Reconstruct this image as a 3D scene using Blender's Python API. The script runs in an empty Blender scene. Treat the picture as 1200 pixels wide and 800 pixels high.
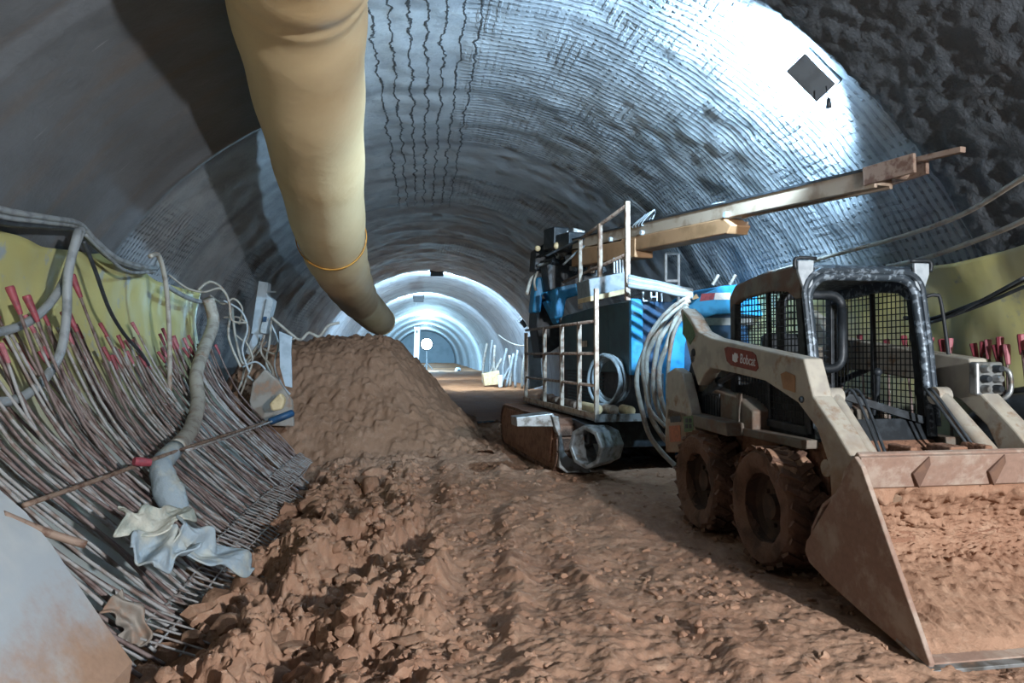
import bpy, bmesh, math, random
import numpy as np
from mathutils import Vector, Matrix
random.seed(7)
SC = bpy.context.scene
COL = SC.collection
V = Vector
rnd = random.uniform
# ------------------------------------------------------------------ camera
F = 820.0
AZ = math.radians(7.3)
PIT = math.atan2(15, F)
CAM = V((0, 0, 1.45))
RT = V((math.cos(AZ), -math.sin(AZ), 0))
FW = V((math.sin(AZ) * math.cos(PIT), math.cos(AZ) * math.cos(PIT), math.sin(PIT)))
UP = RT.cross(FW)
cd = bpy.data.cameras.new('camera')
cd.sensor_width = 36
cd.lens = 36 * F / 1200
cd.clip_start = .05
cd.clip_end = 300
co = bpy.data.objects.new('camera', cd)
COL.objects.link(co)
co.matrix_world = Matrix(((RT.x, UP.x, -FW.x, CAM.x), (RT.y, UP.y, -FW.y, CAM.y), (RT.z, UP.z, -FW.z, CAM.z), (0, 0, 0, 1)))
SC.camera = co


def ray(u, v):
    return FW + RT * ((u - 600) / F) + UP * ((400 - v) / F)


def P(u, v, d): return CAM + ray(u, v) * d
def PX(u, v, x): r = ray(u, v); return CAM + r * ((x - CAM.x) / r.x)
def PY(u, v, y): r = ray(u, v); return CAM + r * ((y - CAM.y) / r.y)
def PZ(u, v, z): r = ray(u, v); return CAM + r * ((z - CAM.z) / r.z)


# ------------------------------------------------------------------ noise (numpy)
def _h(ix, iy, s):
    n = (ix.astype(np.int64) * 374761393 + iy.astype(np.int64) * 668265263 + s * 974711) & 0x7fffffff
    n = ((n ^ (n >> 13)) * 1274126177) & 0x7fffffff
    n = ((n ^ (n >> 16)) * 668265263) & 0x7fffffff
    return ((n ^ (n >> 15)) & 0xffff) / 65535.0


def vn(x, y, s=0):
    ix = np.floor(x); iy = np.floor(y); fx = x - ix; fy = y - iy
    fx = fx * fx * fx * (fx * (fx * 6 - 15) + 10); fy = fy * fy * fy * (fy * (fy * 6 - 15) + 10)
    a = _h(ix, iy, s); b = _h(ix + 1, iy, s); c = _h(ix, iy + 1, s); d = _h(ix + 1, iy + 1, s)
    return (a + (b - a) * fx + (c - a) * fy + (a - b - c + d) * fx * fy) * 2 - 1


def fbm(x, y, o=4, s=0, g=.5):
    r = 0; a = 1.0; t = 0
    for i in range(o):
        r = r + a * vn(x * 2 ** i + 17.3 * i, y * 2 ** i - 9.1 * i, s + i); t += a; a *= g
    return r / t


def clods(x, y, cell, s, dens=.6, rmin=.25, rmax=.6):
    """height field of rounded lumps, height in units of the cell"""
    gx = x / cell; gy = y / cell
    ix = np.floor(gx); iy = np.floor(gy)
    out = np.zeros_like(gx)
    for dx in (-1, 0, 1):
        for dy in (-1, 0, 1):
            cx = ix + dx; cy = iy + dy
            px = cx + _h(cx, cy, s); py = cy + _h(cx, cy, s + 1)
            r = rmin + (rmax - rmin) * _h(cx, cy, s + 2) ** 2
            on = _h(cx, cy, s + 3) < dens
            e = .6 + .8 * _h(cx, cy, s + 4)
            d2 = ((gx - px) * e) ** 2 + ((gy - py) / e) ** 2
            hh = np.sqrt(np.maximum(0, r * r - d2)) * on
            out = np.maximum(out, hh)
    return out


def sst(a, b, x):
    t = np.clip((x - a) / (b - a), 0, 1)
    return t * t * (3 - 2 * t)


# ------------------------------------------------------------------ mesh builder
class MB:
    def __init__(s):
        s.v = []; s.f = []

    def add(s, vs, fs):
        o = len(s.v)
        s.v += [tuple(p) for p in vs]
        s.f += [tuple(i + o for i in f) for f in fs]
        return s

    def box(s, lo, hi, m=None):
        (a, b, c), (d, e, f) = lo, hi
        vs = [V(p) for p in ((a, b, c), (d, b, c), (d, e, c), (a, e, c), (a, b, f), (d, b, f), (d, e, f), (a, e, f))]
        if m: vs = [m @ p for p in vs]
        return s.add(vs, [(0, 3, 2, 1), (4, 5, 6, 7), (0, 1, 5, 4), (1, 2, 6, 5), (2, 3, 7, 6), (3, 0, 4, 7)])

    def bar(s, p, q, w, h, up=(0, 0, 1)):
        """rectangular bar from p to q, w across, h along up"""
        p = V(p); q = V(q); t = (q - p).normalized(); u = V(up)
        x = t.cross(u)
        if x.length < 1e-4: x = t.cross(V((1, 0, 0)))
        x.normalize(); u = x.cross(t)
        vs = []
        for c in (p, q):
            for a, b in ((-1, -1), (1, -1), (1, 1), (-1, 1)): vs.append(c + x * a * w / 2 + u * b * h / 2)
        return s.add(vs, [(0, 1, 2, 3), (7, 6, 5, 4), (0, 4, 5, 1), (1, 5, 6, 2), (2, 6, 7, 3), (3, 7, 4, 0)])

    def prism(s, pts, off):
        """closed polygon (list of 3D) extruded by vector off"""
        off = V(off); n = len(pts)
        a = [V(p) for p in pts]; b = [p + off for p in a]
        nrm = V((0, 0, 0))
        for i in range(n): nrm += a[i].cross(a[(i + 1) % n])
        fl = nrm.dot(off) > 0
        fs = [tuple(range(n)), tuple(range(2 * n - 1, n - 1, -1))]
        fs += [(i, i + n, (i + 1) % n + n, (i + 1) % n) for i in range(n)]
        if fl: fs = [tuple(reversed(f)) for f in fs]
        return s.add(a + b, fs)

    def tube(s, pts, r, n=8, sub=0, cap=True):
        pts = [V(p) for p in pts]
        if sub: pts = smooth(pts, sub)
        rs = r if isinstance(r, (list, tuple)) else [r] * len(pts)
        if len(rs) != len(pts):
            m = len(rs) - 1
            rs = [rs[min(m, int(i / (len(pts) - 1) * m))] + (rs[min(m, int(i / (len(pts) - 1) * m) + 1)] - rs[min(m, int(i / (len(pts) - 1) * m))]) * ((i / (len(pts) - 1) * m) % 1) for i in range(len(pts))]
        vs = []; fs = []
        N = None
        for i, p in enumerate(pts):
            t = (pts[min(i + 1, len(pts) - 1)] - pts[max(i - 1, 0)])
            if t.length < 1e-9: t = V((0, 0, 1))
            t.normalize()
            if N is None:
                N = t.orthogonal().normalized()
            else:
                N = N - t * N.dot(t)
                if N.length < 1e-6: N = t.orthogonal()
                N.normalize()
            B = t.cross(N)
            for k in range(n):
                a = 2 * math.pi * k / n
                vs.append(p + (N * math.cos(a) + B * math.sin(a)) * rs[i])
        for i in range(len(pts) - 1):
            for k in range(n):
                k2 = (k + 1) % n
                fs.append((i * n + k, i * n + k2, (i + 1) * n + k2, (i + 1) * n + k))
        if cap:
            fs.append(tuple(range(n - 1, -1, -1)))
            fs.append(tuple((len(pts) - 1) * n + k for k in range(n)))
        return s.add(vs, fs)

    def lathe(s, prof, c, ax, n=24, closed=False):
        """prof list of (radius, along-axis)"""
        ax = V(ax).normalized(); c = V(c); a = ax.orthogonal().normalized(); b = ax.cross(a)
        m = len(prof); vs = []; fs = []
        for k in range(n):
            t = 2 * math.pi * k / n
            d = a * math.cos(t) + b * math.sin(t)
            for r, h in prof: vs.append(c + d * r + ax * h)
        for k in range(n):
            k2 = (k + 1) % n
            for i in range(m if closed else m - 1):
                j = (i + 1) % m
                fs.append((k * m + i, k2 * m + i, k2 * m + j, k * m + j))
        return s.add(vs, fs)

    def sphere(s, c, r, n=8, sq=(1, 1, 1)):
        pr = []
        vs = []; fs = []
        c = V(c)
        for i in range(n + 1):
            th = math.pi * i / n
            for k in range(2 * n):
                ph = math.pi * k / n
                vs.append(c + V((r * sq[0] * math.sin(th) * math.cos(ph), r * sq[1] * math.sin(th) * math.sin(ph), r * sq[2] * math.cos(th))))
        for i in range(n):
            for k in range(2 * n):
                k2 = (k + 1) % (2 * n)
                fs.append((i * 2 * n + k, (i + 1) * 2 * n + k, (i + 1) * 2 * n + k2, i * 2 * n + k2))
        return s.add(vs, fs)

    def build(s, name, mat, parent=None, smooth_=False, bevel=0, origin=None, ang=40):
        me = bpy.data.meshes.new(name)
        vs = s.v
        if origin is not None:
            o = V(origin); vs = [tuple(V(p) - o) for p in vs]
        me.from_pydata(vs, [], s.f)
        bm = bmesh.new(); bm.from_mesh(me)
        bmesh.ops.remove_doubles(bm, verts=bm.verts, dist=1e-5)
        bmesh.ops.recalc_face_normals(bm, faces=bm.faces)
        bm.to_mesh(me); bm.free()
        return link(name, me, mat, parent, smooth_, bevel, origin, ang)


def link(name, me, mat, parent=None, smooth_=False, bevel=0, origin=None, ang=40):
    if not isinstance(mat, (list, tuple)): mat = [mat]
    for m in mat: me.materials.append(m)
    if smooth_:
        me.polygons.foreach_set('use_smooth', [True] * len(me.polygons))
        if smooth_ == 'angle':
            try: me.set_sharp_from_angle(angle=math.radians(ang))
            except Exception: pass
    o = bpy.data.objects.new(name, me)
    COL.objects.link(o)
    if parent is not None:
        o.parent = parent
        if origin is not None and parent.type == 'EMPTY':
            pass
    elif origin is not None:
        o.location = origin
    if bevel:
        b = o.modifiers.new('bevel', 'BEVEL'); b.width = bevel; b.segments = 2; b.limit_method = 'ANGLE'; b.angle_limit = math.radians(35)
    return o


def smooth(pts, sub):
    """Catmull-Rom"""
    out = []
    n = len(pts)
    for i in range(n - 1):
        p0 = pts[max(i - 1, 0)]; p1 = pts[i]; p2 = pts[i + 1]; p3 = pts[min(i + 2, n - 1)]
        for k in range(sub):
            t = k / sub
            out.append(.5 * ((2 * p1) + (p2 - p0) * t + (2 * p0 - 5 * p1 + 4 * p2 - p3) * t * t + (3 * p1 - p0 - 3 * p2 + p3) * t ** 3))
    out.append(pts[-1])
    return out


def tag(o, label, cat, group=None, kind=None):
    o['label'] = label; o['category'] = cat
    if group: o['group'] = group
    if kind: o['kind'] = kind
    return o


def empty(name, loc, label, cat, group=None, rz=0):
    o = bpy.data.objects.new(name, None); COL.objects.link(o)
    o.location = loc; o.rotation_euler = (0, 0, rz); o.empty_display_size = .1
    return tag(o, label, cat, group)


def grid_mesh(name, X, Y, Z, UVu=None, UVv=None, flip=False):
    """2D arrays -> quad mesh"""
    r, c = X.shape
    me = bpy.data.meshes.new(name)
    co = np.stack([X, Y, Z], -1).reshape(-1, 3).astype(np.float32)
    idx = np.arange(r * c).reshape(r, c)
    a = idx[:-1, :-1].ravel(); b = idx[:-1, 1:].ravel(); d = idx[1:, 1:].ravel(); e = idx[1:, :-1].ravel()
    q = np.stack([a, e, d, b] if flip else [a, b, d, e], -1)
    nf = len(q)
    me.vertices.add(r * c); me.vertices.foreach_set('co', co.ravel())
    me.loops.add(nf * 4); me.loops.foreach_set('vertex_index', q.ravel().astype(np.int32))
    me.polygons.add(nf)
    me.polygons.foreach_set('loop_start', np.arange(0, nf * 4, 4, dtype=np.int32))
    me.polygons.foreach_set('loop_total', np.full(nf, 4, dtype=np.int32))
    me.update(calc_edges=True)
    me.polygons.foreach_set('use_smooth', np.ones(nf, dtype=bool))
    if UVu is not None:
        uv = me.uv_layers.new(name='UVMap')
        fl = np.stack([UVu.ravel()[q.ravel()], UVv.ravel()[q.ravel()]], -1).astype(np.float32)
        uv.data.foreach_set('uv', fl.ravel())
    me.validate(); me.update()
    return me


# ------------------------------------------------------------------ materials
def new_mat(name):
    m = bpy.data.materials.new(name); m.use_nodes = True
    nt = m.node_tree
    return m, nt, nt.nodes['Principled BSDF']


def N(nt, typ, **kw):
    n = nt.nodes.new(typ)
    for k, v in kw.items():
        if k in n.inputs:
            if hasattr(v, 'is_output'): nt.links.new(v, n.inputs[k])
            else: n.inputs[k].default_value = v
        else: setattr(n, k, v)
    return n


def MA(nt, op, a, b=None, c=None):
    n = nt.nodes.new('ShaderNodeMath'); n.operation = op
    for i, x in enumerate((a, b, c)):
        if x is None: continue
        if hasattr(x, 'is_output'): nt.links.new(x, n.inputs[i])
        else: n.inputs[i].default_value = x
    return n.outputs[0]


def SS(nt, a, b, x):
    n = nt.nodes.new('ShaderNodeMapRange'); n.interpolation_type = 'SMOOTHSTEP'
    for k, v in (('From Min', a), ('From Max', b), ('Value', x)):
        if hasattr(v, 'is_output'): nt.links.new(v, n.inputs[k])
        else: n.inputs[k].default_value = v
    return n.outputs['Result']


def MIX(nt, f, a, b):
    n = nt.nodes.new('ShaderNodeMix'); n.data_type = 'RGBA'
    for i, x in ((0, f), (6, a), (7, b)):
        if hasattr(x, 'is_output'): nt.links.new(x, n.inputs[i])
        else: n.inputs[i].default_value = x if i == 0 else (*x, 1)
    return n.outputs[2]


def NOI(nt, vec, scale, det=4, rough=.55, dist=0):
    n = N(nt, 'ShaderNodeTexNoise', Scale=scale, Detail=det, Roughness=rough, Distortion=dist)
    if vec is not None: nt.links.new(vec, n.inputs['Vector'])
    return n.outputs['Fac']


def BUMP(nt, h, strength, dist, prev=None):
    n = N(nt, 'ShaderNodeBump', Height=h, Strength=strength, Distance=dist)
    if prev is not None: nt.links.new(prev, n.inputs['Normal'])
    return n.outputs['Normal']


def C(h):
    """sRGB hex -> linear"""
    h = h.lstrip('#'); o = []
    for i in (0, 2, 4):
        c = int(h[i:i + 2], 16) / 255
        o.append(c / 12.92 if c <= .04045 else ((c + .055) / 1.055) ** 2.4)
    return tuple(o)


MUD = C('927562')


def mk(name, a, b=None, rough=.7, metal=0, scale=6, lo=.45, hi=.65, bump=.3, bscale=40, bdist=.004, mud=0, mudz=None, mudcol=None, spec=.5):
    """a: base, b: second colour in noise patches; mud: share of dried mud in patches; mudz=(lo,hi): caked below lo, clean above hi"""
    m, nt, bs = new_mat(name)
    tc = N(nt, 'ShaderNodeTexCoord').outputs['Object']
    col = None
    f = SS(nt, lo, hi, NOI(nt, tc, scale))
    col = MIX(nt, f, a, b if b else a)
    rg = rough
    if mud or mudz:
        mn = NOI(nt, tc, 4.5, 6, .65)
        if mudz:
            z = N(nt, 'ShaderNodeSeparateXYZ', Vector=N(nt, 'ShaderNodeNewGeometry').outputs['Position']).outputs['Z']
            zz = MA(nt, 'ADD', z, MA(nt, 'MULTIPLY', MA(nt, 'SUBTRACT', mn, .5), 1.6 * (mudz[1] - mudz[0])))
            mf = SS(nt, mudz[1], mudz[0], zz)
            if mud: mf = MA(nt, 'MAXIMUM', mf, SS(nt, 1 - mud - .12, 1 - mud + .05, mn))
        else:
            mf = SS(nt, 1 - mud - .12, 1 - mud + .05, mn)
        mc = mudcol or MUD
        mcol = MIX(nt, NOI(nt, tc, 30, 3), tuple(.75 * c for c in mc), tuple(1.15 * c for c in mc))
        col = MIX(nt, mf, col, mcol)
        rg = MA(nt, 'ADD', rough, MA(nt, 'MULTIPLY', mf, .9 - rough))
    nt.links.new(col, bs.inputs['Base Color'])
    if hasattr(rg, 'is_output'): nt.links.new(rg, bs.inputs['Roughness'])
    else: bs.inputs['Roughness'].default_value = rg
    bs.inputs['Metallic'].default_value = metal
    bs.inputs['Specular IOR Level'].default_value = spec
    if bump:
        nt.links.new(BUMP(nt, NOI(nt, tc, bscale, 5, .6), bump, bdist), bs.inputs['Normal'])
    return m


M = {}
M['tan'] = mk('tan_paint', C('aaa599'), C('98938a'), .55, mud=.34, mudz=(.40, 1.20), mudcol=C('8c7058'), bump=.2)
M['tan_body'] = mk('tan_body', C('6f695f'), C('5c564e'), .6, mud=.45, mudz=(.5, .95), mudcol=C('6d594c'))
M['muddy'] = mk('caked_mud', C('8a6550'), C('755240'), .9, scale=9, bump=.9, bscale=22, bdist=.03)
M['tyre'] = mk('muddy_tyre', C('6d5142'), C('4e392d'), .9, scale=5, bump=.9, bscale=18, bdist=.03)
M['rim'] = mk('rim_dark', C('3a2c24'), C('4e392d'), .9, bump=.4)
M['black'] = mk('black_steel', C('22272c'), C('343a40'), .5, metal=.2, scale=12, bump=.25)
M['worn'] = mk('worn_black_steel', C('39434c'), C('7d8a96'), .45, metal=.3, scale=22, lo=.5, hi=.62, bump=.3)
M['wire'] = mk('dark_wire', C('1c2126'), C('1c2126'), .6, bump=0)
M['glassy'] = mk('dull_plastic', C('2a2f33'), C('33383d'), .4, bump=.1)
M['grey'] = mk('grey_paint', C('9aa3aa'), C('7f888e'), .5, scale=10, bump=.15)
M['lgrey'] = mk('light_grey_paint', C('a6b0b7'), C('929ca4'), .5, scale=14, bump=.15)
M['steel'] = mk('dirty_steel', C('8c8f90'), C('5c5a56'), .45, metal=.6, scale=9, mud=.3, bump=.3)
M['bucket'] = mk('bucket_steel', C('a09083'), C('8f7d70'), .65, metal=.1, scale=4, mud=.5, mudcol=C('8c7264'), bump=.5, bscale=25, bdist=.008)
M['red'] = mk('red_cap', C('8f3f4a'), C('783440'), .55, scale=20, bump=0)
M['pink'] = mk('faded_red', C('a3636c'), C('8c4c56'), .6, scale=20, bump=0)
M['decal'] = mk('red_decal', C('7d3428'), C('6a2c22'), .5, scale=30, bump=0)
M['white'] = mk('white_paint', C('d4d8dc'), C('c0c6cc'), .5, scale=30, bump=0)
M['green'] = mk('green_decal', C('4f6b45'), C('405a38'), .5, scale=30, bump=0)
M['orange'] = mk('orange_decal', C('a8603c'), C('8f5236'), .5, scale=30, bump=0)
M['blue'] = mk('blue_paint', C('2f8fc4'), C('2379aa'), .45, scale=8, mud=.2, bump=.1)
M['dblue'] = mk('dark_blue_paint', C('1d4466'), C('163550'), .5, scale=8, bump=.1)
M['teal'] = mk('dark_teal_paint', C('2c4a52'), C('223c44'), .5, scale=4, mud=.22, bump=.15)
M['rust'] = mk('rusty_steel', C('8a7668'), C('63493c'), .7, metal=.1, scale=14, bump=.5, bscale=60)
M['bar'] = mk('rebar_steel', C('7b6d6a'), C('584440'), .65, metal=.2, scale=9, bump=.6, bscale=150, bdist=.003)
M['bar2'] = mk('rebar_dusty', C('9a9a9a'), C('7a6a62'), .75, metal=.0, scale=9, bump=.6, bscale=150, bdist=.003)
M['rail'] = mk('pale_rail_paint', C('b8a898'), C('8a7060'), .55, scale=12, bump=.2)
M['hose'] = mk('grey_hose', C('8f979c'), C('737a7e'), .55, scale=7, mud=.15, bump=.15)
M['hosew'] = mk('pale_hose', C('a5a39b'), C('87827a'), .6, scale=8, mud=.35, bump=.2)
M['hosed'] = mk('dark_hose', C('2e3338'), C('40464c'), .45, scale=8, bump=.2)
M['beam'] = mk('feed_beam_steel', C('a89684'), C('86715f'), .5, metal=.2, scale=5, bump=.25)
M['cradle'] = mk('brown_cradle', C('a07a58'), C('8a6848'), .6, metal=.1, scale=5, bump=.25)
M['cream'] = mk('cream_metal', C('cbb48c'), C('b39c76'), .55, scale=8, bump=.2)
M['duct'] = mk('duct_fabric', C('dec69c'), C('d2b68a'), .6, scale=1.2, lo=.35, hi=.75, bump=.35, bscale=3, bdist=.04)
M['duct_end'] = mk('duct_end_fabric', C('d8c8a4'), C('cbb88e'), .6, scale=1.2, bump=.3, bscale=5, bdist=.03)
M['band'] = mk('duct_band', C('c08a3c'), C('b07a30'), .6, bump=.1)
M['cloth'] = mk('dirty_cloth', C('b9b9ae'), C('8e968f'), .9, scale=5, lo=.45, hi=.6, bump=.8, bscale=14, bdist=.02)
M['clothb'] = mk('blue_cloth', C('93a2ac'), C('aaaea8'), .9, scale=5, bump=.8, bscale=14, bdist=.02)
M['board'] = mk('grey_board', C('8f8880'), C('7a736a'), .8, scale=4, mud=.4, bump=.3)
M['wood'] = mk('ply_wood', C('a07e60'), C('8a6a4e'), .8, scale=5, bump=.3)
M['boxg'] = mk('cabinet_grey', C('a9b8c4'), C('95a4b0'), .5, scale=6, bump=.1)
M['tray'] = mk('tray_paint', C('7d8890'), C('6d7880'), .55, scale=14, bump=.15)
M['gusset'] = mk('gusset_steel', C('5e463a'), C('6b5040'), .8, scale=14, bump=.4)
# ------------------------------------------------------------------ tunnel shell
RC = 4.4; XC = .3; ZC = .24


def soil_mat(name, c1, c2, c3, rough=.85):
    m, nt, bs = new_mat(name)
    tc = N(nt, 'ShaderNodeTexCoord').outputs['Object']
    n1 = NOI(nt, tc, 1.1, 5, .6); n2 = NOI(nt, tc, 9, 6, .65); n3 = NOI(nt, tc, 45, 4, .6)
    col = MIX(nt, SS(nt, .35, .65, n1), c1, c2)
    col = MIX(nt, SS(nt, .45, .75, n2), col, c3)
    col = MIX(nt, MA(nt, 'MULTIPLY', SS(nt, .55, .7, n3), .35), col, tuple(.55 * c for c in c1))
    nt.links.new(col, bs.inputs['Base Color'])
    nt.links.new(MA(nt, 'SUBTRACT', rough, MA(nt, 'MULTIPLY', SS(nt, .5, .7, n1), .2)), bs.inputs['Roughness'])
    bs.inputs['Specular IOR Level'].default_value = .25
    b = BUMP(nt, n2, .5, .03)
    b = BUMP(nt, n3, .6, .008, b)
    nt.links.new(b, bs.inputs['Normal'])
    return m


M['soil'] = soil_mat('wet_clay_soil', C('9b7a64'), C('906d58'), C('a68872'))
M['heap'] = soil_mat('heap_soil', C('8c6d58'), C('82634e'), C('947662'))


def vault_mat():
    m, nt, bs = new_mat('sprayed_concrete_vault')
    uv = N(nt, 'ShaderNodeUVMap').outputs['UV']
    sx = N(nt, 'ShaderNodeSeparateXYZ', Vector=uv)
    a = sx.outputs['X']; y = sx.outputs['Y']          # metres round the arc (0 = crown, + = right), metres along the tunnel
    n_big = NOI(nt, uv, .55, 5, .6); n_mid = NOI(nt, uv, 3.2, 5, .6); n_f = NOI(nt, uv, 22, 4, .65)
    wob = NOI(nt, uv, 1.7, 3, .5)
    ye = MA(nt, 'ADD', y, MA(nt, 'MULTIPLY', MA(nt, 'SUBTRACT', wob, .5), .25))
    # bands of bare wire mesh: 5.3-10.4 and 12.4-14.6 m and 20-22, right of the crown
    def band(lo, hi): return MA(nt, 'MULTIPLY', SS(nt, lo - .12, lo + .12, ye), SS(nt, hi + .12, hi - .12, ye))
    bm_ = MA(nt, 'MAXIMUM', MA(nt, 'MAXIMUM', band(4.0, 10.4), band(12.4, 14.6)), MA(nt, 'MULTIPLY', band(19.5, 22), .6))
    ar = MA(nt, 'ADD', a, MA(nt, 'MULTIPLY', MA(nt, 'SUBTRACT', wob, .5), .3))
    right = SS(nt, .05, .35, ar); left = SS(nt, -3.4, -3.9, ar)
    leftb = MA(nt, 'MULTIPLY', left, SS(nt, 8.0, 8.6, ye))
    mesh = MA(nt, 'MULTIPLY', MA(nt, 'MAXIMUM', right, leftb), bm_)
    cover = SS(nt, .40, .62, NOI(nt, uv, .9, 4, .6))    # where the spray has filled the mesh more
    # wires: 9 cm grid with wobble
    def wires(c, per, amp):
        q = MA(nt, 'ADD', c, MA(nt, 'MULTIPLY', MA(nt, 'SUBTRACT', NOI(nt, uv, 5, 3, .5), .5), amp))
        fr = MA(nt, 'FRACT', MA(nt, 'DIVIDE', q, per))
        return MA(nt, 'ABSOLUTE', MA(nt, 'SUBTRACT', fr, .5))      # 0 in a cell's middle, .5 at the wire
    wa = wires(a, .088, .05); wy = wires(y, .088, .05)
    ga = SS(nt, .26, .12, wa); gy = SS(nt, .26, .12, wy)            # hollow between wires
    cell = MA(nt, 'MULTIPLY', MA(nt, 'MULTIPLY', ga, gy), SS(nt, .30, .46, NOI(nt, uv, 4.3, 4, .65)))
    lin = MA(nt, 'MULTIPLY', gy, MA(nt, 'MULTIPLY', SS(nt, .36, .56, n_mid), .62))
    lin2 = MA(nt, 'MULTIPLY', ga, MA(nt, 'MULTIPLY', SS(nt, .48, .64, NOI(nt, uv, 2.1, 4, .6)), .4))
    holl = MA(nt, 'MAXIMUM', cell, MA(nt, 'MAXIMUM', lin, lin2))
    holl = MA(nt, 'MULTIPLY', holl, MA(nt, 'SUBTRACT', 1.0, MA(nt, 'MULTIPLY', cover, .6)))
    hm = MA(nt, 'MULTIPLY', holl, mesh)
    # longitudinal gaps at the crown left of the mesh
    q = MA(nt, 'ADD', a, MA(nt, 'MULTIPLY', MA(nt, 'SUBTRACT', NOI(nt, uv, 2.2, 5, .7), .5), .26))
    lf = MA(nt, 'ABSOLUTE', MA(nt, 'SUBTRACT', MA(nt, 'FRACT', MA(nt, 'DIVIDE', q, .175)), .5))
    lz = MA(nt, 'MULTIPLY', SS(nt, -.95, -.85, a), SS(nt, .36, .26, a))
    lz = MA(nt, 'MULTIPLY', lz, SS(nt, 15.5, 14.2, y))
    line = MA(nt, 'MULTIPLY', SS(nt, .085, .03, MA(nt, 'MULTIPLY', lf, MA(nt, 'ADD', .1, MA(nt, 'MULTIPLY', NOI(nt, uv, 5, 4, .65), 1.9)))), lz)
    base = MIX(nt, SS(nt, .35, .7, n_big), C('8f979f'), C('a5adb4'))
    base = MIX(nt, SS(nt, .45, .75, n_mid), base, C('828a92'))
    base = MIX(nt, MA(nt, 'MULTIPLY', SS(nt, .5, .75, n_f), .3), base, C('5c646c'))
    # joint smears every round
    jr = MA(nt, 'ABSOLUTE', MA(nt, 'SUBTRACT', MA(nt, 'FRACT', MA(nt, 'DIVIDE', ye, 2.1)), .5))
    base = MIX(nt, MA(nt, 'MULTIPLY', SS(nt, .4, .5, jr), .45), base, C('4e555c'))
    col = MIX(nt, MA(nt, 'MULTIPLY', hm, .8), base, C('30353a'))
    col = MIX(nt, MA(nt, 'MULTIPLY', line, .92), col, C('23272c'))
    nt.links.new(col, bs.inputs['Base Color'])
    bs.inputs['Roughness'].default_value = .62
    h = MA(nt, 'SUBTRACT', MA(nt, 'MULTIPLY', n_mid, .35), hm)
    h = MA(nt, 'SUBTRACT', h, line)
    b = BUMP(nt, h, .8, .03)
    b = BUMP(nt, n_f, .5, .012, b)
    nt.links.new(b, bs.inputs['Normal'])
    return m


def lining_mat(name, c1, c2, c3, rough, streak, bs_, bd):
    m, nt, bs = new_mat(name)
    uv = N(nt, 'ShaderNodeUVMap').outputs['UV']
    mp = N(nt, 'ShaderNodeMapping', Vector=uv); mp.inputs['Scale'].default_value = (.22, 1.5, 1)
    st = NOI(nt, mp.outputs[0], 2.2, 6, .62)
    n1 = NOI(nt, uv, .8, 5, .6); nf = NOI(nt, uv, bs_, 6, .68)
    col = MIX(nt, SS(nt, .35, .65, n1), c1, c2)
    col = MIX(nt, MA(nt, 'MULTIPLY', SS(nt, .48, .72, st), streak), col, c3)
    mp2 = N(nt, 'ShaderNodeMapping', Vector=uv); mp2.inputs['Scale'].default_value = (.5, 6, 1)
    col = MIX(nt, MA(nt, 'MULTIPLY', SS(nt, .66, .74, NOI(nt, mp2.outputs[0], 2.0, 4, .6)), streak * .8), col, C('a8adb0'))
    nt.links.new(col, bs.inputs['Base Color'])
    nt.links.new(MA(nt, 'ADD', rough, MA(nt, 'MULTIPLY', st, .25)), bs.inputs['Roughness'])
    nt.links.new(BUMP(nt, nf, .6, bd), bs.inputs['Normal'])
    return m


M['vault'] = vault_mat()
M['leftlin'] = lining_mat('wet_smooth_lining', C('6a7076'), C('5c6166'), C('70655c'), .32, .6, 7, .02)
M['rightlin'] = lining_mat('rough_dark_spray', C('565e66'), C('485058'), C('5c5754'), .6, .3, 16, .05)


def arc_sheet(name, mat, a0, a1, na, ys, radius, dz):
    """a in radians from the crown, + = right; radius(a,y) metres; dz(a,y) displacement towards the tunnel"""
    A, Yg = np.meshgrid(np.linspace(a0, a1, na), np.asarray(ys))
    r = radius(A, Yg) - dz(A * RC, Yg)
    me = grid_mesh(name, XC + r * np.sin(A), Yg, ZC + r * np.cos(A), A * RC, Yg)
    o = link(name, me, mat)
    o['kind'] = 'structure'
    return o


ys = [4.4]
while ys[-1] < 118: ys.append(ys[-1] + max(.05, .0085 * ys[-1]))
for e in (27.0, 49.0, 80.0): ys += [e - .002, e + .002]
ys = sorted(ys)


def vr(A, Y):
    r = np.full_like(A, RC)
    r = r + .22 * (Y > 27) + .22 * (Y > 49) + .2 * (Y > 80)
    return r


def vd(a, y):
    d = .045 * fbm(a * .7, y * .5, 4, 3) + .02 * fbm(a * 4, y * 4, 3, 9)
    ph = np.mod(y + .12 * fbm(a * .8, y * .8, 2, 4), 2.1) / 2.1
    return d + .018 * np.exp(-((ph - .5) / .09) ** 2) * (y > 9)


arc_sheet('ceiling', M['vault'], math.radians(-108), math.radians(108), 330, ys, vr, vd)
# near linings: set in from the vault, each ending in a thick edge
ysl = list(np.arange(-7, 8.0, .07)) + [8.0, 8.002]
ysl[-1] = 8.03


def lr(A, Y): return np.where(Y > 8.01, RC + .02, RC - .13 + .05 * (Y < 4.85) * 1.0)
def ld(a, y): return .03 * fbm(a * .5, y * .5, 3, 21) + .006 * fbm(a * 4, y * 4, 2, 22) + .05 * np.exp(-((y - 7.85) / .12) ** 2)


arc_sheet('wall_left', M['leftlin'], math.radians(-108), math.radians(-22), 150, ysl, lr, ld)
ysr = list(np.arange(-7, 4.69, .04)) + [4.72, 4.74]


def rr(A, Y): return np.where(Y > 4.73, RC + .05, RC - .1)
def rd(a, y):
    return .025 * fbm(a * 1.1, y * 1.1, 4, 31) + .026 * fbm(a * 9, y * 9, 4, 39, .65) + .02 * clods(a, y, .07, 37, .7)


arc_sheet('wall_right', M['rightlin'], math.radians(-2), math.radians(108), 260, ysr, rr, rd)
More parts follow.
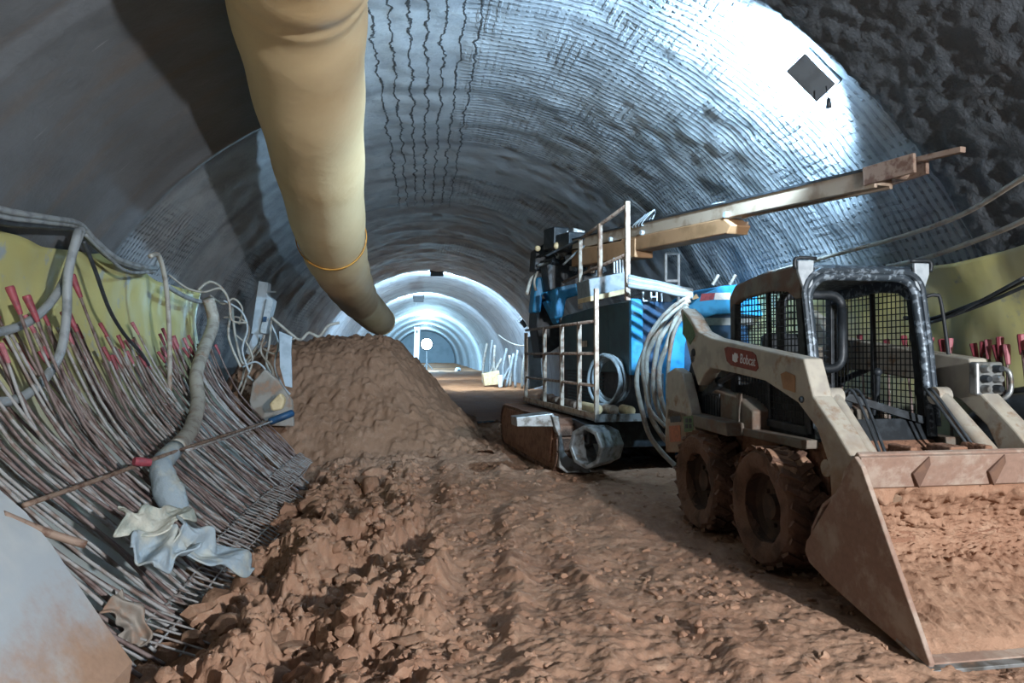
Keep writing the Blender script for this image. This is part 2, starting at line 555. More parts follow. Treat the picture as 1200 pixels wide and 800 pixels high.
# far bulkhead
mb = MB(); mb.box((-6, 117.5, -1), (7, 118.2, 6))
o = mb.build('wall_end', mk('far_concrete', C('b4c4d0'), C('a6b8c4'), .7, scale=1)); o['kind'] = 'structure'

# ------------------------------------------------------------------ floor
xs = np.arange(-2.9, 4.75, .0105)
yl = [1.2]
while yl[-1] < 15: yl.append(yl[-1] + .0036 * yl[-1])
X, Y = np.meshgrid(xs, np.array(yl))


def ground(X, Y):
    z = .05 * fbm(X * .9, Y * .6, 3, 41) - .02
    left = sst(-.75, -1.75, X)
    z = z - .34 * left * sst(11.5, 8.5, Y)
    z = z - .16 * sst(2.3, 3.2, X) * 0
    chaos = sst(.25, -.45, X + .35 * fbm(Y * .6, X * .4, 2, 77) - .03 * (Y - 4)) * (.45 + .55 * sst(9.5, 5.5, Y))
    amp = .32 + .68 * chaos
    # ruts along the tunnel, broken and uneven
    for cx, w, dep, slope in ((-.62, .17, .13, .01), (-.12, .15, .09, .05), (.38, .2, .06, .09), (.85, .16, .05, .10), (1.35, .2, .04, .05)):
        c = cx + slope * (Y - 5) + .10 * fbm(Y * .7, Y * 0 + cx, 2, 50) + .05 * fbm(X * 3, Y * 3, 2, 49)
        t = (X - c) / w
        on = np.clip(.45 + 1.3 * fbm(Y * .9, X * .7 + cx * 9, 3, 51), 0, 1.2)
        z = z - dep * np.exp(-t ** 4) * on + dep * .6 * (np.exp(-((t - 1.5) / .45) ** 2) + np.exp(-((t + 1.5) / .45) ** 2)) * np.clip(.2 + 1.6 * fbm(X * 4, Y * 4, 3, 52), 0, 1.3)
        z = z - .010 * np.exp(-t ** 4) * (np.abs(np.mod((Y + .6 * np.abs(X - c)) / .13, 1) - .5) < .22) * np.clip(fbm(X * 1.5, Y * 1.5, 2, 58) * 3, 0, 1)
    pit = np.clip(fbm(X * 2.1, Y * 1.9, 4, 61) - .10, 0, 1)
    z = z - .34 * pit * chaos
    wx = X + .03 * fbm(X * 9, Y * 9, 2, 65) ; wy = Y + .03 * fbm(X * 9, Y * 9, 2, 66) 
    # torn ledges
    def ledge(q): f = np.floor(q); return f + sst(.80, 1.0, q - f)
    tn = fbm(wx * 2.6, wy * 2.2, 5, 87, .55)
    z = z + chaos * .05 * ledge(tn * 4) + amp * .018 * ledge(fbm(wx * 7, wy * 6, 4, 88, .55) * 5)
    z = z + chaos * (.10 * clods(wx, wy, .26, 71, .40, .12, .5) + .09 * clods(wx + .3, wy, .15, 75, .45, .12, .5)) + amp * .05 * clods(wx, wy, .08, 79, .35, .12, .5)
    patch = sst(-.05, .35, fbm(X * 1.6, Y * 1.2, 3, 81))
    z = z + 0.03 * clods(wx, wy, .045, 85, .45, .15, .5) * np.maximum(chaos, patch)
    z = z + amp * (.03 * fbm(X * 5, Y * 5, 4, 84, .6)) + .008 * fbm(X * 22, Y * 22, 3, 83, .6)
    return z


Z = ground(X, Y)
me = grid_mesh('floor', X, Y, Z)
fl = link('floor', me, M['soil']); fl['kind'] = 'structure'


def gz(x, y):
    return float(ground(np.array([[float(x)]]), np.array([[float(y)]]))[0, 0])


# far and behind-camera floor, coarser, continuing the same ground
xs2 = np.arange(-4.6, 5.3, .12); yl2 = np.arange(14.9, 118, .35)
X, Y = np.meshgrid(xs2, yl2)
Z = .05 * fbm(X * .9, Y * .6, 3, 41) + .06 * fbm(X * 2, Y * 1.2, 3, 91) - .02
M['soilf'] = soil_mat('far_brown_soil', C('a87450'), C('9a6846'), C('b07e58'))
me = grid_mesh('floor_far', X, Y, Z); o = link('floor_far', me, M['soilf']); o['kind'] = 'structure'
X, Y = np.meshgrid(np.arange(-2.9, 4.75, .05), np.arange(-7, 1.26, .05))
me = grid_mesh('floor_near', X, Y, ground(X, Y) - .03); o = link('floor_near', me, M['soil']); o['kind'] = 'structure'

# loose lumps of torn clay lying on the floor
bmi = bmesh.new(); bmesh.ops.create_icosphere(bmi, subdivisions=2, radius=1.0)
IV = np.array([v.co[:] for v in bmi.verts]); IF = np.array([[v.index for v in f.verts] for f in bmi.faces]); bmi.free()
rs_ = np.random.RandomState(5)
cx, cy, cs = [], [], []
while len(cx) < 2600:
    x = rs_.uniform(-1.75, 3.3); y = 2.1 * (9.5 / 2.1) ** rs_.uniform(0, 1)
    ch = 1 / (1 + math.exp((x + .15 - .03 * (y - 4)) * 5))
    pt = .5 + .5 * float(fbm(np.array([x * 1.6]), np.array([y * 1.2]), 3, 81)[0])
    if rs_.rand() > .10 + .62 * ch + .30 * (pt > .56): continue
    s = .0125 * (1 + 2.6 * rs_.rand() ** 3 * (.5 + ch)) * (1 + .9 * ch * (rs_.rand() < .25)) * (.8 + .06 * y)
    cx.append(x); cy.append(y); cs.append(s)
cx = np.array(cx); cy = np.array(cy); cs = np.array(cs)
cz = ground(cx[None, :], cy[None, :])[0]
av = []; af = []
for i in range(len(cx)):
    q = IV * np.array([rs_.uniform(.7, 1.5), rs_.uniform(.7, 1.4), rs_.uniform(.5, 1.0)])
    o_ = rs_.uniform(0, 90)
    q = q * (1 + .38 * vn(IV[:, 0] * 1.7 + o_, IV[:, 1] * 1.7 + IV[:, 2] * 1.3 + o_, 7) + .18 * vn(IV[:, 0] * 4 + o_, IV[:, 2] * 4 - IV[:, 1] * 3, 8))[:, None]
    for k in range(3):                      # broken flat faces
        d = rs_.normal(size=3); d /= np.linalg.norm(d); lim = rs_.uniform(.5, .95)
        h = q @ d; q = q - np.outer(np.maximum(0, h - lim), d)
    a = rs_.uniform(0, 6.28); ca, sa = math.cos(a), math.sin(a)
    q = np.stack([q[:, 0] * ca - q[:, 1] * sa, q[:, 0] * sa + q[:, 1] * ca, q[:, 2]], 1) * cs[i]
    av.append(q + np.array([cx[i], cy[i], cz[i] + .15 * cs[i]])); af.append(IF + i * len(IV))
me = bpy.data.meshes.new('mud_clods'); av = np.concatenate(av); af = np.concatenate(af)
me.from_pydata(av.tolist(), [], af.tolist()); me.polygons.foreach_set('use_smooth', np.ones(len(af), dtype=bool)); me.set_sharp_from_angle(angle=.6)
tag(link('mud_clods', me, M['soil']), 'loose lumps of torn brown clay scattered over the tunnel floor', 'mud', kind='stuff')

# ------------------------------------------------------------------ soil heap
us = np.linspace(-1, 1, 300); vs_ = np.linspace(-1, 1, 220)
U, W = np.meshgrid(us, vs_)
hx = -1.12 + U * 2.35; hy = 13.4 + W * 3.0
prof = np.interp(U, [-1, -.86, -.62, -.35, -.1, .12, .3, .45, .6, .78, .9, 1], [.9, 1.45, 1.62, 1.72, 1.78, 1.76, 1.62, 1.25, .86, .35, .1, -.15])
cross = np.interp(W, [-1, -.75, -.5, -.3, -.1, .4, 1], [-.12, .22, .55, .82, .97, 1, .2])
hz = prof * np.clip(cross, -1, 1) + .10 * fbm(hx * 1.6, hy * 1.6, 4, 101) + .05 * fbm(hx * 6, hy * 6, 3, 103)
hz = hz + .09 * clods(hx, hy, .22, 105, .5) + .07 * clods(hx, hy, .1, 109, .5) - .12 * np.clip(fbm(hx * 3.2, hy * 3.2, 3, 111) - .3, 0, 1)
me = grid_mesh('soil_heap', hx, hy, hz)
tag(link('soil_heap', me, M['heap']), 'tall brown heap of excavated soil below the open end of the yellow duct', 'soil heap')

# ------------------------------------------------------------------ concrete invert slab, lower left
mb = MB()
pr = [PY(u, v, 3.7) for u, v in ((-60, 500), (0, 574), (30, 600), (62, 640), (95, 690), (128, 738), (155, 775))]
bot = [V((-1.5, 3.7, -.75)), V((-3.4, 3.7, -.75))]
poly = pr + bot
n = len(pr)
vs = []; fs = []
yy = [3.7, 3.2, 2.6, 2.0, 1.2, .2]
for j, y in enumerate(yy):
    for p in pr + bot:
        vs.append((p.x, y, p.z))
m_ = len(poly)
for j in range(len(yy) - 1):
    for i in range(m_ - 1): fs.append((j * m_ + i, j * m_ + i + 1, (j + 1) * m_ + i + 1, (j + 1) * m_ + i))
fs.append(tuple(range(m_)))
mb.add(vs, fs)
m_con = mk('cast_concrete', C('a2aab0'), C('b0b5b6'), .7, scale=2.2, bump=.25, mud=.0, mudz=(.0, .42), mudcol=C('a1826c'))
o = mb.build('trim_1', m_con, smooth_='angle'); o['kind'] = 'structure'

# ------------------------------------------------------------------ yellow waterproofing sheets
def sheet_mat(name, a, b, c, dust=.95):
    m, nt, bs = new_mat(name)
    uv = N(nt, 'ShaderNodeUVMap').outputs['UV']
    sp = N(nt, 'ShaderNodeSeparateXYZ', Vector=uv)
    n1 = NOI(nt, uv, .9, 4, .55); n2 = NOI(nt, uv, 2.6, 5, .6)
    col = MIX(nt, SS(nt, .40, .6, n1), a, b)
    col = MIX(nt, SS(nt, .58, .70, n2), col, c)
    zz = N(nt, 'ShaderNodeSeparateXYZ', Vector=N(nt, 'ShaderNodeNewGeometry').outputs['Position']).outputs['Z']
    zn = MA(nt, 'ADD', zz, MA(nt, 'MULTIPLY', MA(nt, 'SUBTRACT', n2, .5), .9))
    col = MIX(nt, MA(nt, 'MULTIPLY', SS(nt, 1.6, .4, zn), dust), col, C('aab2b4'))
    nt.links.new(col, bs.inputs['Base Color']); bs.inputs['Roughness'].default_value = .42
    mp = N(nt, 'ShaderNodeMapping', Vector=uv); mp.inputs['Scale'].default_value = (.4, 1, 1)
    nt.links.new(BUMP(nt, NOI(nt, mp.outputs[0], 2.2, 3, .45), .35, .04), bs.inputs['Normal'])
    return m


M['sheetl'] = sheet_mat('yellow_membrane', C('b8b57a'), C('c2bf84'), C('9aa8b0'))
M['sheetr'] = sheet_mat('yellow_membrane_right', C('d2cf90'), C('c2c29c'), C('8c949a'), .6)


def swept(name, prof, y0, y1, ny, mat, amp, seed, topw=0):
    prof = np.array(prof)
    s = np.concatenate([[0], np.cumsum(np.hypot(np.diff(prof[:, 0]), np.diff(prof[:, 1])))])
    t = np.linspace(0, s[-1], 60)
    px = np.interp(t, s, prof[:, 0]); pz = np.interp(t, s, prof[:, 1])
    for _ in range(3):
        px[1:-1] = (px[:-2] + 2 * px[1:-1] + px[2:]) / 4; pz[1:-1] = (pz[:-2] + 2 * pz[1:-1] + pz[2:]) / 4
    T, Yg = np.meshgrid(t, np.linspace(y0, y1, ny))
    D = amp * fbm(T * 1.2, Yg * 1.5, 3, seed)
    Xg = px[None, :] + D; Zg = pz[None, :] + D * .3 + topw * fbm(Yg * .8, Yg * 0, 2, seed + 3) * np.exp(-T * 2)
    return grid_mesh(name, Xg, Yg, Zg, T, Yg)


lp = [(-3.27, 2.42), (-3.36, 2.0), (-3.28, 1.45), (-3.08, .85), (-2.7, .3), (-2.2, -.15), (-1.7, -.45), (-1.3, -.6)]
me = swept('waterproofing_sheet', lp, 2.2, 10.95, 180, M['sheetl'], .05, 121, .12)
o = link('waterproofing_sheet', me, M['sheetl'])
tag(o, 'yellow waterproofing sheet behind the red capped bars on the left wall', 'plastic sheet')
sm = o.modifiers.new('thick', 'SOLIDIFY'); sm.thickness = .006
rp = [(4.02, 2.2), (4.13, 1.9), (4.2, 1.4), (4.2, .8), (4.1, .4), (3.95, .12)]
me = swept('waterproofing_sheet', rp, 2.6, 10.5, 120, M['sheetr'], .05, 131, .1)
o = link('waterproofing_sheet', me, M['sheetr'])
tag(o, 'yellow waterproofing sheet on the right wall behind the loader', 'plastic sheet')
sm = o.modifiers.new('thick', 'SOLIDIFY'); sm.thickness = .006

# ------------------------------------------------------------------ ventilation duct
dpts = []
for u, v, d in ((345, -230, 3.1), (348, -80, 4.05), (349, 0, 4.85), (371, 170, 7.1), (391, 288, 10.4), (408, 330, 14.0), (421, 352, 17.6)):
    dpts.append(P(u, v, d))
t0 = empty('ventilation_duct', (dpts[3].x, dpts[3].y, dpts[3].z), 'long yellow fabric ventilation duct hanging along the upper left of the tunnel', 'duct')
mb = MB()
sp = smooth(dpts, 14)
rs = [.475 + .008 * math.sin(i * .9) for i in range(len(sp))]
mb.tube(sp, rs, 40, cap=False)
o = mb.build('duct_tube', M['duct'], t0, True, origin=dpts[3])
q = smooth(dpts, 14)
def ring_at(i, w, r, name, mat):
    c = sp[i]; ax = (sp[i + 1] - sp[i - 1]).normalized()
    MB().lathe([(r - .012, -w / 2), (r, -w / 2), (r + .004, 0), (r, w / 2), (r - .012, w / 2)], c, ax, 40, True).build(name, mat, t0, True, origin=dpts[3])
ring_at(54, .07, .492, 'duct_band', M['band'])
e0 = sp[-1]; e1 = P(440, 371, 19.3); e2 = P(446, 376, 20.4)
mb = MB(); mb.tube(smooth([sp[-2], e0, e1, e2], 5), [.47, .47, .45, .43, .40], 36, cap=False)
mb.lathe([(.40, 0), (.42, 0), (.42, .05), (.40, .05)], e2, (e2 - e1), 36, True)
mb.build('duct_outlet', M['duct_end'], t0, True, origin=dpts[3])
mb = MB()
for i in range(6, len(sp) - 2, 13):
    c = sp[i]; x = c.x - XC
    top = ZC + math.sqrt(4.2 ** 2 - x * x)
    if top > c.z + .45: mb.tube([(c.x - .05, c.y, c.z + .46), (c.x, c.y, top + .1)], .008, 5)
mb.build('hanger_wire', M['steel'], t0, origin=dpts[3])
# ------------------------------------------------------------------ skid steer loader
LO = V((3.08, 4.64, .0)); LR = math.radians(2.2)
LM = Matrix.Translation(LO) @ Matrix.Rotation(LR, 4, 'Z'); LI = LM.inverted()


def LP(u, v, lx):
    """point of the ray on the loader's own plane x = lx, in loader coordinates"""
    a = LI @ CAM; b = (LI @ (CAM + ray(u, v))) - a
    return a + b * ((lx - a.x) / b.x)


def LPY(u, v, ly):
    a = LI @ CAM; b = (LI @ (CAM + ray(u, v))) - a
    return a + b * ((ly - a.y) / b.y)


ld_ = empty('skid_steer_loader', LO, 'tan skid steer loader with caged cab and muddy front bucket', 'loader', rz=LR)
# wheels
def wheel(x, y, side):
    R = .405; w = .27
    c = V((x, y, R - .015))
    mb = MB()
    pr = [(.24, -.10), (.30, -w / 2), (.37, -w / 2), (.395, -w / 2 + .03), (R - .005, -.06), (R, 0), (R - .005, .06), (.395, w / 2 - .03), (.37, w / 2), (.30, w / 2), (.24, .10)]
    mb.lathe(pr, c, (1, 0, 0), 56, True)
    # tread lugs
    for k in range(22):
        for s in (-1, 1):
            a = 2 * math.pi * (k + (.5 if s > 0 else 0)) / 22
            m = Matrix.Translation(c) @ Matrix.Rotation(a, 4, 'X') @ Matrix.Translation((s * .062, 0, R + .006)) @ Matrix.Rotation(s * .55, 4, 'Z')
            mb.box((-.075, -.024, -.02), (.075, .024, .008), m)
    # mud jitter
    o = mb.build('wheel', M['tyre'], ld_, 'angle')
    for i, v in enumerate(o.data.vertices):
        n = .012 * float(vn(np.array([v.co.y * 13 + x * 7]), np.array([v.co.z * 13 + v.co.x * 9]), 5)[0])
        d = (v.co - c); d.x = 0
        if d.length > .2: v.co += d.normalized() * n; v.co.x += n * .8
    mb = MB()
    s = side
    mb.lathe([(.245, s * .10), (.235, s * .02), (.20, s * -.01), (.09, s * .0), (.085, s * .05), (.0, s * .05)], c, (1, 0, 0), 32)
    for k in range(8):
        a = 2 * math.pi * k / 8
        mb.lathe([(0, s * .02), (.016, s * .02), (.016, -s * .005)], c + V((0, .13 * math.cos(a), .13 * math.sin(a))), (1, 0, 0), 8)
    mb.build('rim', M['rim'], o, 'angle')


for y in (0, 1.05):
    for s in (-1, 1): wheel(s * .64, y, s)
# lower body
mb = MB()
side = [(-.30, .30), (-.34, .62), (-.22, .80), (1.55, .86), (1.72, .74), (1.70, .32), (1.5, .2), (-.1, .2)]
mb.prism([V((-.46, y, z)) for y, z in side], (.92, 0, 0))
mb.build('chassis', M['muddy'], ld_, bevel=.012)
# fender decks above the wheels, both sides
for s in (-1, 1):
    mb = MB()
    x0 = s * .47; x1 = s * .74
    pr = [(.52, .82), (.55, .92), (1.70, .95), (1.72, .84)]
    mb.prism([V((x0, y, z)) for y, z in pr], (x1 - x0, 0, 0))
    mb.box((min(x0, s * .60), -.25, .82), (max(x0, s * .60), .55, .88))
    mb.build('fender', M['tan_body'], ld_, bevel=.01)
# engine body behind / beside the cab
mb = MB()
mb.prism([V((-.58, y, z)) for y, z in ((.42, .86), (.42, 1.02), (.62, 1.10), (1.66, 1.22), (1.72, 1.1), (1.72, .86))], (1.16, 0, 0))
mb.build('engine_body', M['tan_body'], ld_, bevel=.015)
mb = MB()
mb.prism([V((-.44, y, z)) for y, z in ((1.02, 1.2), (1.04, 1.52), (1.55, 1.42), (1.72, 1.26), (1.72, 1.1), (1.02, 1.1))], (.88, 0, 0))
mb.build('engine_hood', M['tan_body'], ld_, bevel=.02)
mb = MB()
for k in range(7): mb.box((-.60, .98 + k * .05, .92), (-.575, 1.01 + k * .05, 1.10))
mb.box((-.592, .95, .90), (-.578, 1.36, 1.12))
mb.build('side_grille', M['black'], ld_)
mb = MB(); mb.box((-.60, .60, .90), (-.57, .64, 1.14)); mb.box((-.60, 1.40, .90), (-.57, 1.44, 1.18))
mb.build('side_rib', M['tan_body'], ld_)
# rear uprights (towers)
for s in (-1, 1):
    px = [(781, 437), (790, 431), (799, 437), (806, 466), (815, 506), (811, 522), (804, 530), (780, 530), (779, 510)]
    mb = MB()
    pts = [LP(u, v, -.74) for u, v in px]
    if s > 0: pts = [V((.74, p.y, p.z)) for p in pts]
    mb.prism(pts, (-s * .10, 0, 0))
    o = mb.build('rear_upright', M['tan'], ld_, bevel=.012)
    if s < 0:
        for (a, b_, c_, d_), mt, nm in (((801, 488, 812, 505), 'green', 'green_sticker'), ((785, 488, 797, 494), 'black', 'black_sticker'), ((784, 499, 797, 517), 'orange', 'orange_sticker')):
            MB().prism([LP(a, b_, -.7415), LP(c_, b_ - 1, -.7415), LP(c_ + 1, d_, -.7415), LP(a + 1, d_ + 1, -.7415)], (-.002, 0, 0)).build(nm, M[mt], o)
        mb = MB()
        for k in range(2):
            for j in range(2):
                u0 = 803 + k * 4.4; v0 = 490 + j * 6.6
                mb.prism([LP(u0, v0, -.744), LP(u0 + 3, v0, -.744), LP(u0 + 3.2, v0 + 5, -.744), LP(u0 + .3, v0 + 5, -.744)], (-.002, 0, 0))
        mb.build('sticker_marks', M['black'], o)
# rear links between upright and arm
for s in (-1, 1):
    a = LP(800, 470, -.66); b = LP(812, 430, -.66)
    mb = MB()
    mb.bar((s * .60, 1.52, 1.02), (s * .60, 1.30, 1.42), .09, .12)
    mb.lathe([(0, -.07), (.05, -.07), (.05, .07), (0, .07)], (s * .60, 1.30, 1.42), (1, 0, 0), 16)
    mb.build('rear_link', M['black'], ld_, bevel=.006)
    mb = MB()
    mb.tube([(s * .56, 1.45, 1.0), (s * .56, 1.0, 1.22)], .045, 14); mb.tube([(s * .56, 1.0, 1.22), (s * .56, .62, 1.34)], .025, 12)
    mb.build('lift_cylinder', M['black'], ld_, 'angle')
# lift arms
armpx = [(797, 365), (799, 361), (808, 370), (818, 388), (833, 396), (882, 407), (942, 420), (953, 464), (981, 506), (997, 534), (1004, 575), (1003, 612),
         (978, 612), (974, 585), (971, 545), (957, 502), (935, 472), (896, 446), (860, 437), (832, 431), (826, 437), (818, 452), (811, 430), (804, 401)]
arm = [LP(u, v, -.67) for u, v in armpx]
for s in (-1, 1):
    mb = MB()
    mb.prism([V((s * .67, p.y, p.z)) for p in arm], (-s * .135, 0, 0))
    o = mb.build('lift_arm', M['tan'], ld_, bevel=.012)
    # pivot pins
    mb = MB()
    for (u, v, r) in ((813, 413, .035), (991, 575, .04), (940, 468, .022)):
        p = LP(u, v, -.67)
        mb.lathe([(0, .018), (r * .6, .018), (r, .008), (r, -.02)], (s * .67, p.y, p.z), (s, 0, 0), 16)
    mb.build('pivot_pin', M['black'], o, 'angle')
    if s < 0:
        e = -.672
        dp = [(849, 408), (853, 406), (882, 412), (886, 416), (889, 431), (886, 435), (857, 428), (852, 423)]
        d = MB().prism([LP(u, v, e) for u, v in dp], (-.003, 0, 0)).build('name_decal', M['decal'], o, bevel=0)
        # lettering on the decal
        tcu = bpy.data.curves.new('lettering', 'FONT'); tcu.body = 'Bobcat'; tcu.size = .085; tcu.extrude = .0015
        to = bpy.data.objects.new('lettering_curve', tcu); COL.objects.link(to)
        bpy.context.view_layer.update()
        tm = bpy.data.meshes.new_from_object(to.evaluated_get(bpy.context.evaluated_depsgraph_get()))
        bpy.data.objects.remove(to)
        a0 = LP(867, 425, e - .004); a1 = LP(885, 429, e - .004)
        xw = max(v.co.x for v in tm.vertices)
        ex = (a1 - a0); L = ex.length; ex.normalize(); ez = V((0, 0, 1)); ez = (ez - ex * ez.dot(ex)).normalized()
        k = L / xw
        for v in tm.vertices:
            v.co = a0 + ex * v.co.x * k + ez * v.co.y * k * 1.25 + V((-v.co.z, 0, 0))
        tm.name = 'lettering'
        link('lettering', tm, M['white'], d)
        mb = MB()
        c0 = LP(862, 418.5, e - .004)
        hd = [(-.045, -.03), (-.05, .02), (-.035, .012), (-.015, .035), (.005, .03), (.03, .03), (.045, .005), (.03, -.01), (.035, -.03), (.0, -.04)]
        mb.prism([c0 + ex * x + ez * z for x, z in hd], (-.002, 0, 0))
        mb.build('white_emblem', M['white'], d)
        # green sticker on the arm's rear part
        MB().prism([LP(u, v, e) for u, v in ((801, 366), (812, 383), (815, 393), (809, 404), (800, 391))], (-.002, 0, 0)).build('green_sticker', M['green'], o)
        MB().prism([LP(u, v, e) for u, v in ((915, 438), (921, 435), (932, 440), (932, 460), (918, 455))], (-.002, 0, 0)).build('rust_patch', M['cradle'], o)
# cross tube joining the arms at the front
mb = MB(); mb.tube([(-.60, -.52, .74), (.60, -.52, .74)], .055, 16)
mb.build('cross_tube', M['tan'], ld_, 'angle')
# tilt cylinders
for s in (-1, 1):
    a = V((s * .40, -.30, 1.17)); b = V((s * .42, -.72, .80)); c = V((s * .42, -.92, .62))
    mb = MB(); mb.tube([a, b], .052, 16); mb.tube([b, c], .028, 12)
    mb.lathe([(0, -.05), (.06, -.05), (.06, .05), (0, .05)], a, (1, 0, 0), 14)
    mb.build('tilt_cylinder', M['tan'], ld_, 'angle')
    mb = MB()
    for k in range(2):
        d = V((-s * (.07 + .03 * k), .02, .0))
        mb.tube([a + d, a + d * 1.5 + V((0, -.1, .03)), b + d * 1.2 + V((0, .03, .05)), b + d + V((0, -.02, -.04))], .010, 8, 6)
    mb.build('hydraulic_hose', M['hosed'], ld_, True)
# coupler block on the left arm's knee
mb = MB()
kx = .60; p = V((.60, arm[6].y, arm[6].z))
mb.box((.50, p.y - .10, 1.18), (.70, p.y - .03, 1.40))
o = mb.build('coupler_block', M['steel'], ld_, bevel=.015)
for i in range(2):
    for j in range(3):
        mb = MB()
        c = V((.545 + .09 * i, p.y - .10, 1.225 + .065 * j))
        mb.lathe([(.0, .055), (.02, .055), (.026, .04), (.026, .0)], c, (0, -1, 0), 12)
        mb.build('coupler', M['black'] if (i + j) % 2 else M['steel'], o, 'angle')
mb = MB(); mb.tube([(.72, p.y - .06, 1.36), (.745, p.y - .1, 1.33), (.755, p.y - .1, 1.22), (.72, p.y - .1, 1.17), (.66, p.y - .1, 1.15)], .016, 8, 5)
mb.build('guard_loop', M['steel'], o, True)
# ---------------------------------------------------------------- bucket
bw = .80
bk = empty('bk_tmp', (0, 0, 0), '', '') if False else None
prof = [(-1.62, .0), (-1.2, .085), (-.86, .165), (-.70, .23), (-.655, .31), (-.67, .42), (-.78, .58), (-.98, .72), (-1.05, .735), (-1.115, .905)]
pts = [V((0, y, z)) for y, z in prof]
mb = MB()
inn = []
for i, p in enumerate(pts):
    t = (pts[min(i + 1, len(pts) - 1)] - pts[max(i - 1, 0)]).normalized()
    nrm = V((0, -t.z, t.y))
    inn.append(p + nrm * .022 * (-1 if nrm.dot(V((0, -.9, .4)) - V((0, p.y, p.z)).normalized() * 0) < 0 else 1))
loop = pts + inn[::-1]
mb.prism([V((-bw, p.y, p.z)) for p in loop], (2 * bw, 0, 0))
bucket = mb.build('bucket', M['bucket'], ld_, bevel=.004)
for s in (-1, 1):
    sp_ = [(-1.115, .905), (-1.17, .86), (-1.64, .03), (-1.63, .0), (-1.2, .08), (-.86, .16), (-.69, .215), (-.645, .27), (-.66, .33), (-.98, .72)]
    MB().prism([V((s * bw, y, z)) for y, z in sp_], (s * .028, 0, 0)).build('bucket_side', M['bucket'], bucket, bevel=.006)
mb = MB()
mb.prism([V((-bw - .03, y, z)) for y, z in ((-1.66, -.012), (-1.66, .006), (-1.42, .062), (-1.42, .04))], (2 * bw + .06, 0, 0))
mb.build('cutting_edge', M['steel'], bucket, bevel=.003)
# rear stiffener and top bar
mb = MB()
mb.prism([V((-bw, y, z)) for y, z in ((-1.12, .912), (-1.095, .925), (-.98, .80), (-.96, .74), (-1.04, .745))], (2 * bw, 0, 0))
mb.build('top_bar', M['bucket'], bucket, bevel=.006)
for x in (-.42, .05, .5):
    a = V((x, -1.10, .735)); b = V((x, -1.145, .90)); up = (b - a); sd = V((.055, 0, 0)); out = V((0, .06, .012))
    c = (a + b) / 2
    mb = MB(); mb.prism([c - sd - up * .12, c + sd * .45 + up * .48, c + sd * .75 + up * .2, c - sd * .0 - up * .62], out)
    mb.build('gusset', M['gusset'], bucket, bevel=.004)
# mud lining inside the bucket
T = np.linspace(0, 1, 120); Xg, Tg = np.meshgrid(np.linspace(-bw + .004, bw - .004, 280), T)
ip = [(-1.58, .028), (-1.2, .115), (-.90, .19), (-.745, .26), (-.69, .34), (-.71, .43), (-.81, .565), (-1.0, .705)]
ip = smooth([V((0, a, b)) for a, b in ip], 8)
ly = np.interp(Tg, np.linspace(0, 1, len(ip)), [p.y for p in ip]); lz = np.interp(Tg, np.linspace(0, 1, len(ip)), [p.z for p in ip])
ty = np.gradient(ly, axis=0); tz = np.gradient(lz, axis=0); ln = np.hypot(ty, tz) + 1e-9
ny_ = -tz / ln; nz_ = ty / ln
sgn = np.where(ny_ * (-1) + nz_ * .6 < 0, -1, 1)
arcv = Tg * 1.5
dd = .036 + .025 * fbm(Xg * 3, arcv * 3, 4, 141) + .05 * clods(Xg, arcv, .14, 143, .5) + .035 * clods(Xg, arcv, .06, 147, .5) + .04 * clods(Xg, arcv, .035, 149, .4) + .012 * fbm(Xg * 14, arcv * 14, 3, 151) - .05 * np.clip(fbm(Xg * 5, arcv * 5, 3, 153) - .25, 0, 1)
dd = dd * sst(0, .06, Tg) * sst(1, .95, Tg)
me = grid_mesh('mud_lining', Xg, ly + ny_ * sgn * dd, lz + nz_ * sgn * dd)
link('mud_lining', me, M['soil'], bucket)
# quick attach plate behind the bucket, mud covered
mb = MB()
mb.box((-.44, -.72, .30), (.44, -.66, .80))
mb.box((-.30, -.80, .78), (.30, -.60, .83))
mb.box((.0, -.84, .80), (.12, -.64, .90))
mb.box((-.25, -.82, .82), (-.2, -.62, .9)); mb.box((.26, -.82, .82), (.31, -.62, .9))
mb.build('attach_plate', M['muddy'], ld_, bevel=.01)
# ---------------------------------------------------------------- cab
cw = .46
cab = MB()
# roof
mb = MB()
mb.prism([V((-cw, y, z)) for y, z in ((-.02, 2.0), (-.06, 2.06), (.0, 2.085), (.5, 2.075), (.9, 2.03), (.98, 1.96), (.9, 1.97), (.5, 2.0))], (2 * cw, 0, 0))
roof = mb.build('cab_roof', M['worn'], ld_, bevel=.012)
# side beams under the roof, tan-grey as on the near side
for s in (-1, 1):
    mb = MB()
    mb.prism([V((s * (cw + .012), y, z)) for y, z in ((-.03, 2.075), (.5, 2.07), (.9, 2.02), (1.0, 1.93), (1.0, 1.80), (.93, 1.86), (.8, 1.90), (.35, 1.925), (.12, 1.90), (.02, 1.84), (-.05, 1.84))], (-s * .06, 0, 0))
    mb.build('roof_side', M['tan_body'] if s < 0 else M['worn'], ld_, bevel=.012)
# front frame: rounded arch tube
fy = -.05
def arch(y0, w, top, bot, yb, r=.17):
    out = [V((-w, yb, bot)), V((-w, (y0 + yb) / 2, (top + bot) / 2)), V((-w, y0, top - r))]
    for k in range(1, 6):
        a = math.pi - k * math.pi / 12
        out.append(V((-w + r + r * math.cos(a), y0, top - r + r * math.sin(a))))
    out += [V((-w + r + .02, y0, top))] + [V((w - r - .02, y0, top))]
    for k in range(1, 6):
        a = math.pi / 2 - k * math.pi / 12
        out.append(V((w - r + r * math.cos(a), y0, top - r + r * math.sin(a))))
    out += [V((w, y0, top - r)), V((w, (y0 + yb) / 2, (top + bot) / 2)), V((w, yb, bot))]
    return out
mb = MB(); mb.tube(arch(-.06, cw - .035, 2.0, .88, -.20), .034, 10); mb.tube(arch(-.085, cw + .0, 2.035, .95, -.21, .16), .022, 8)
mb.build('front_frame', M['worn'], ld_, 'angle')
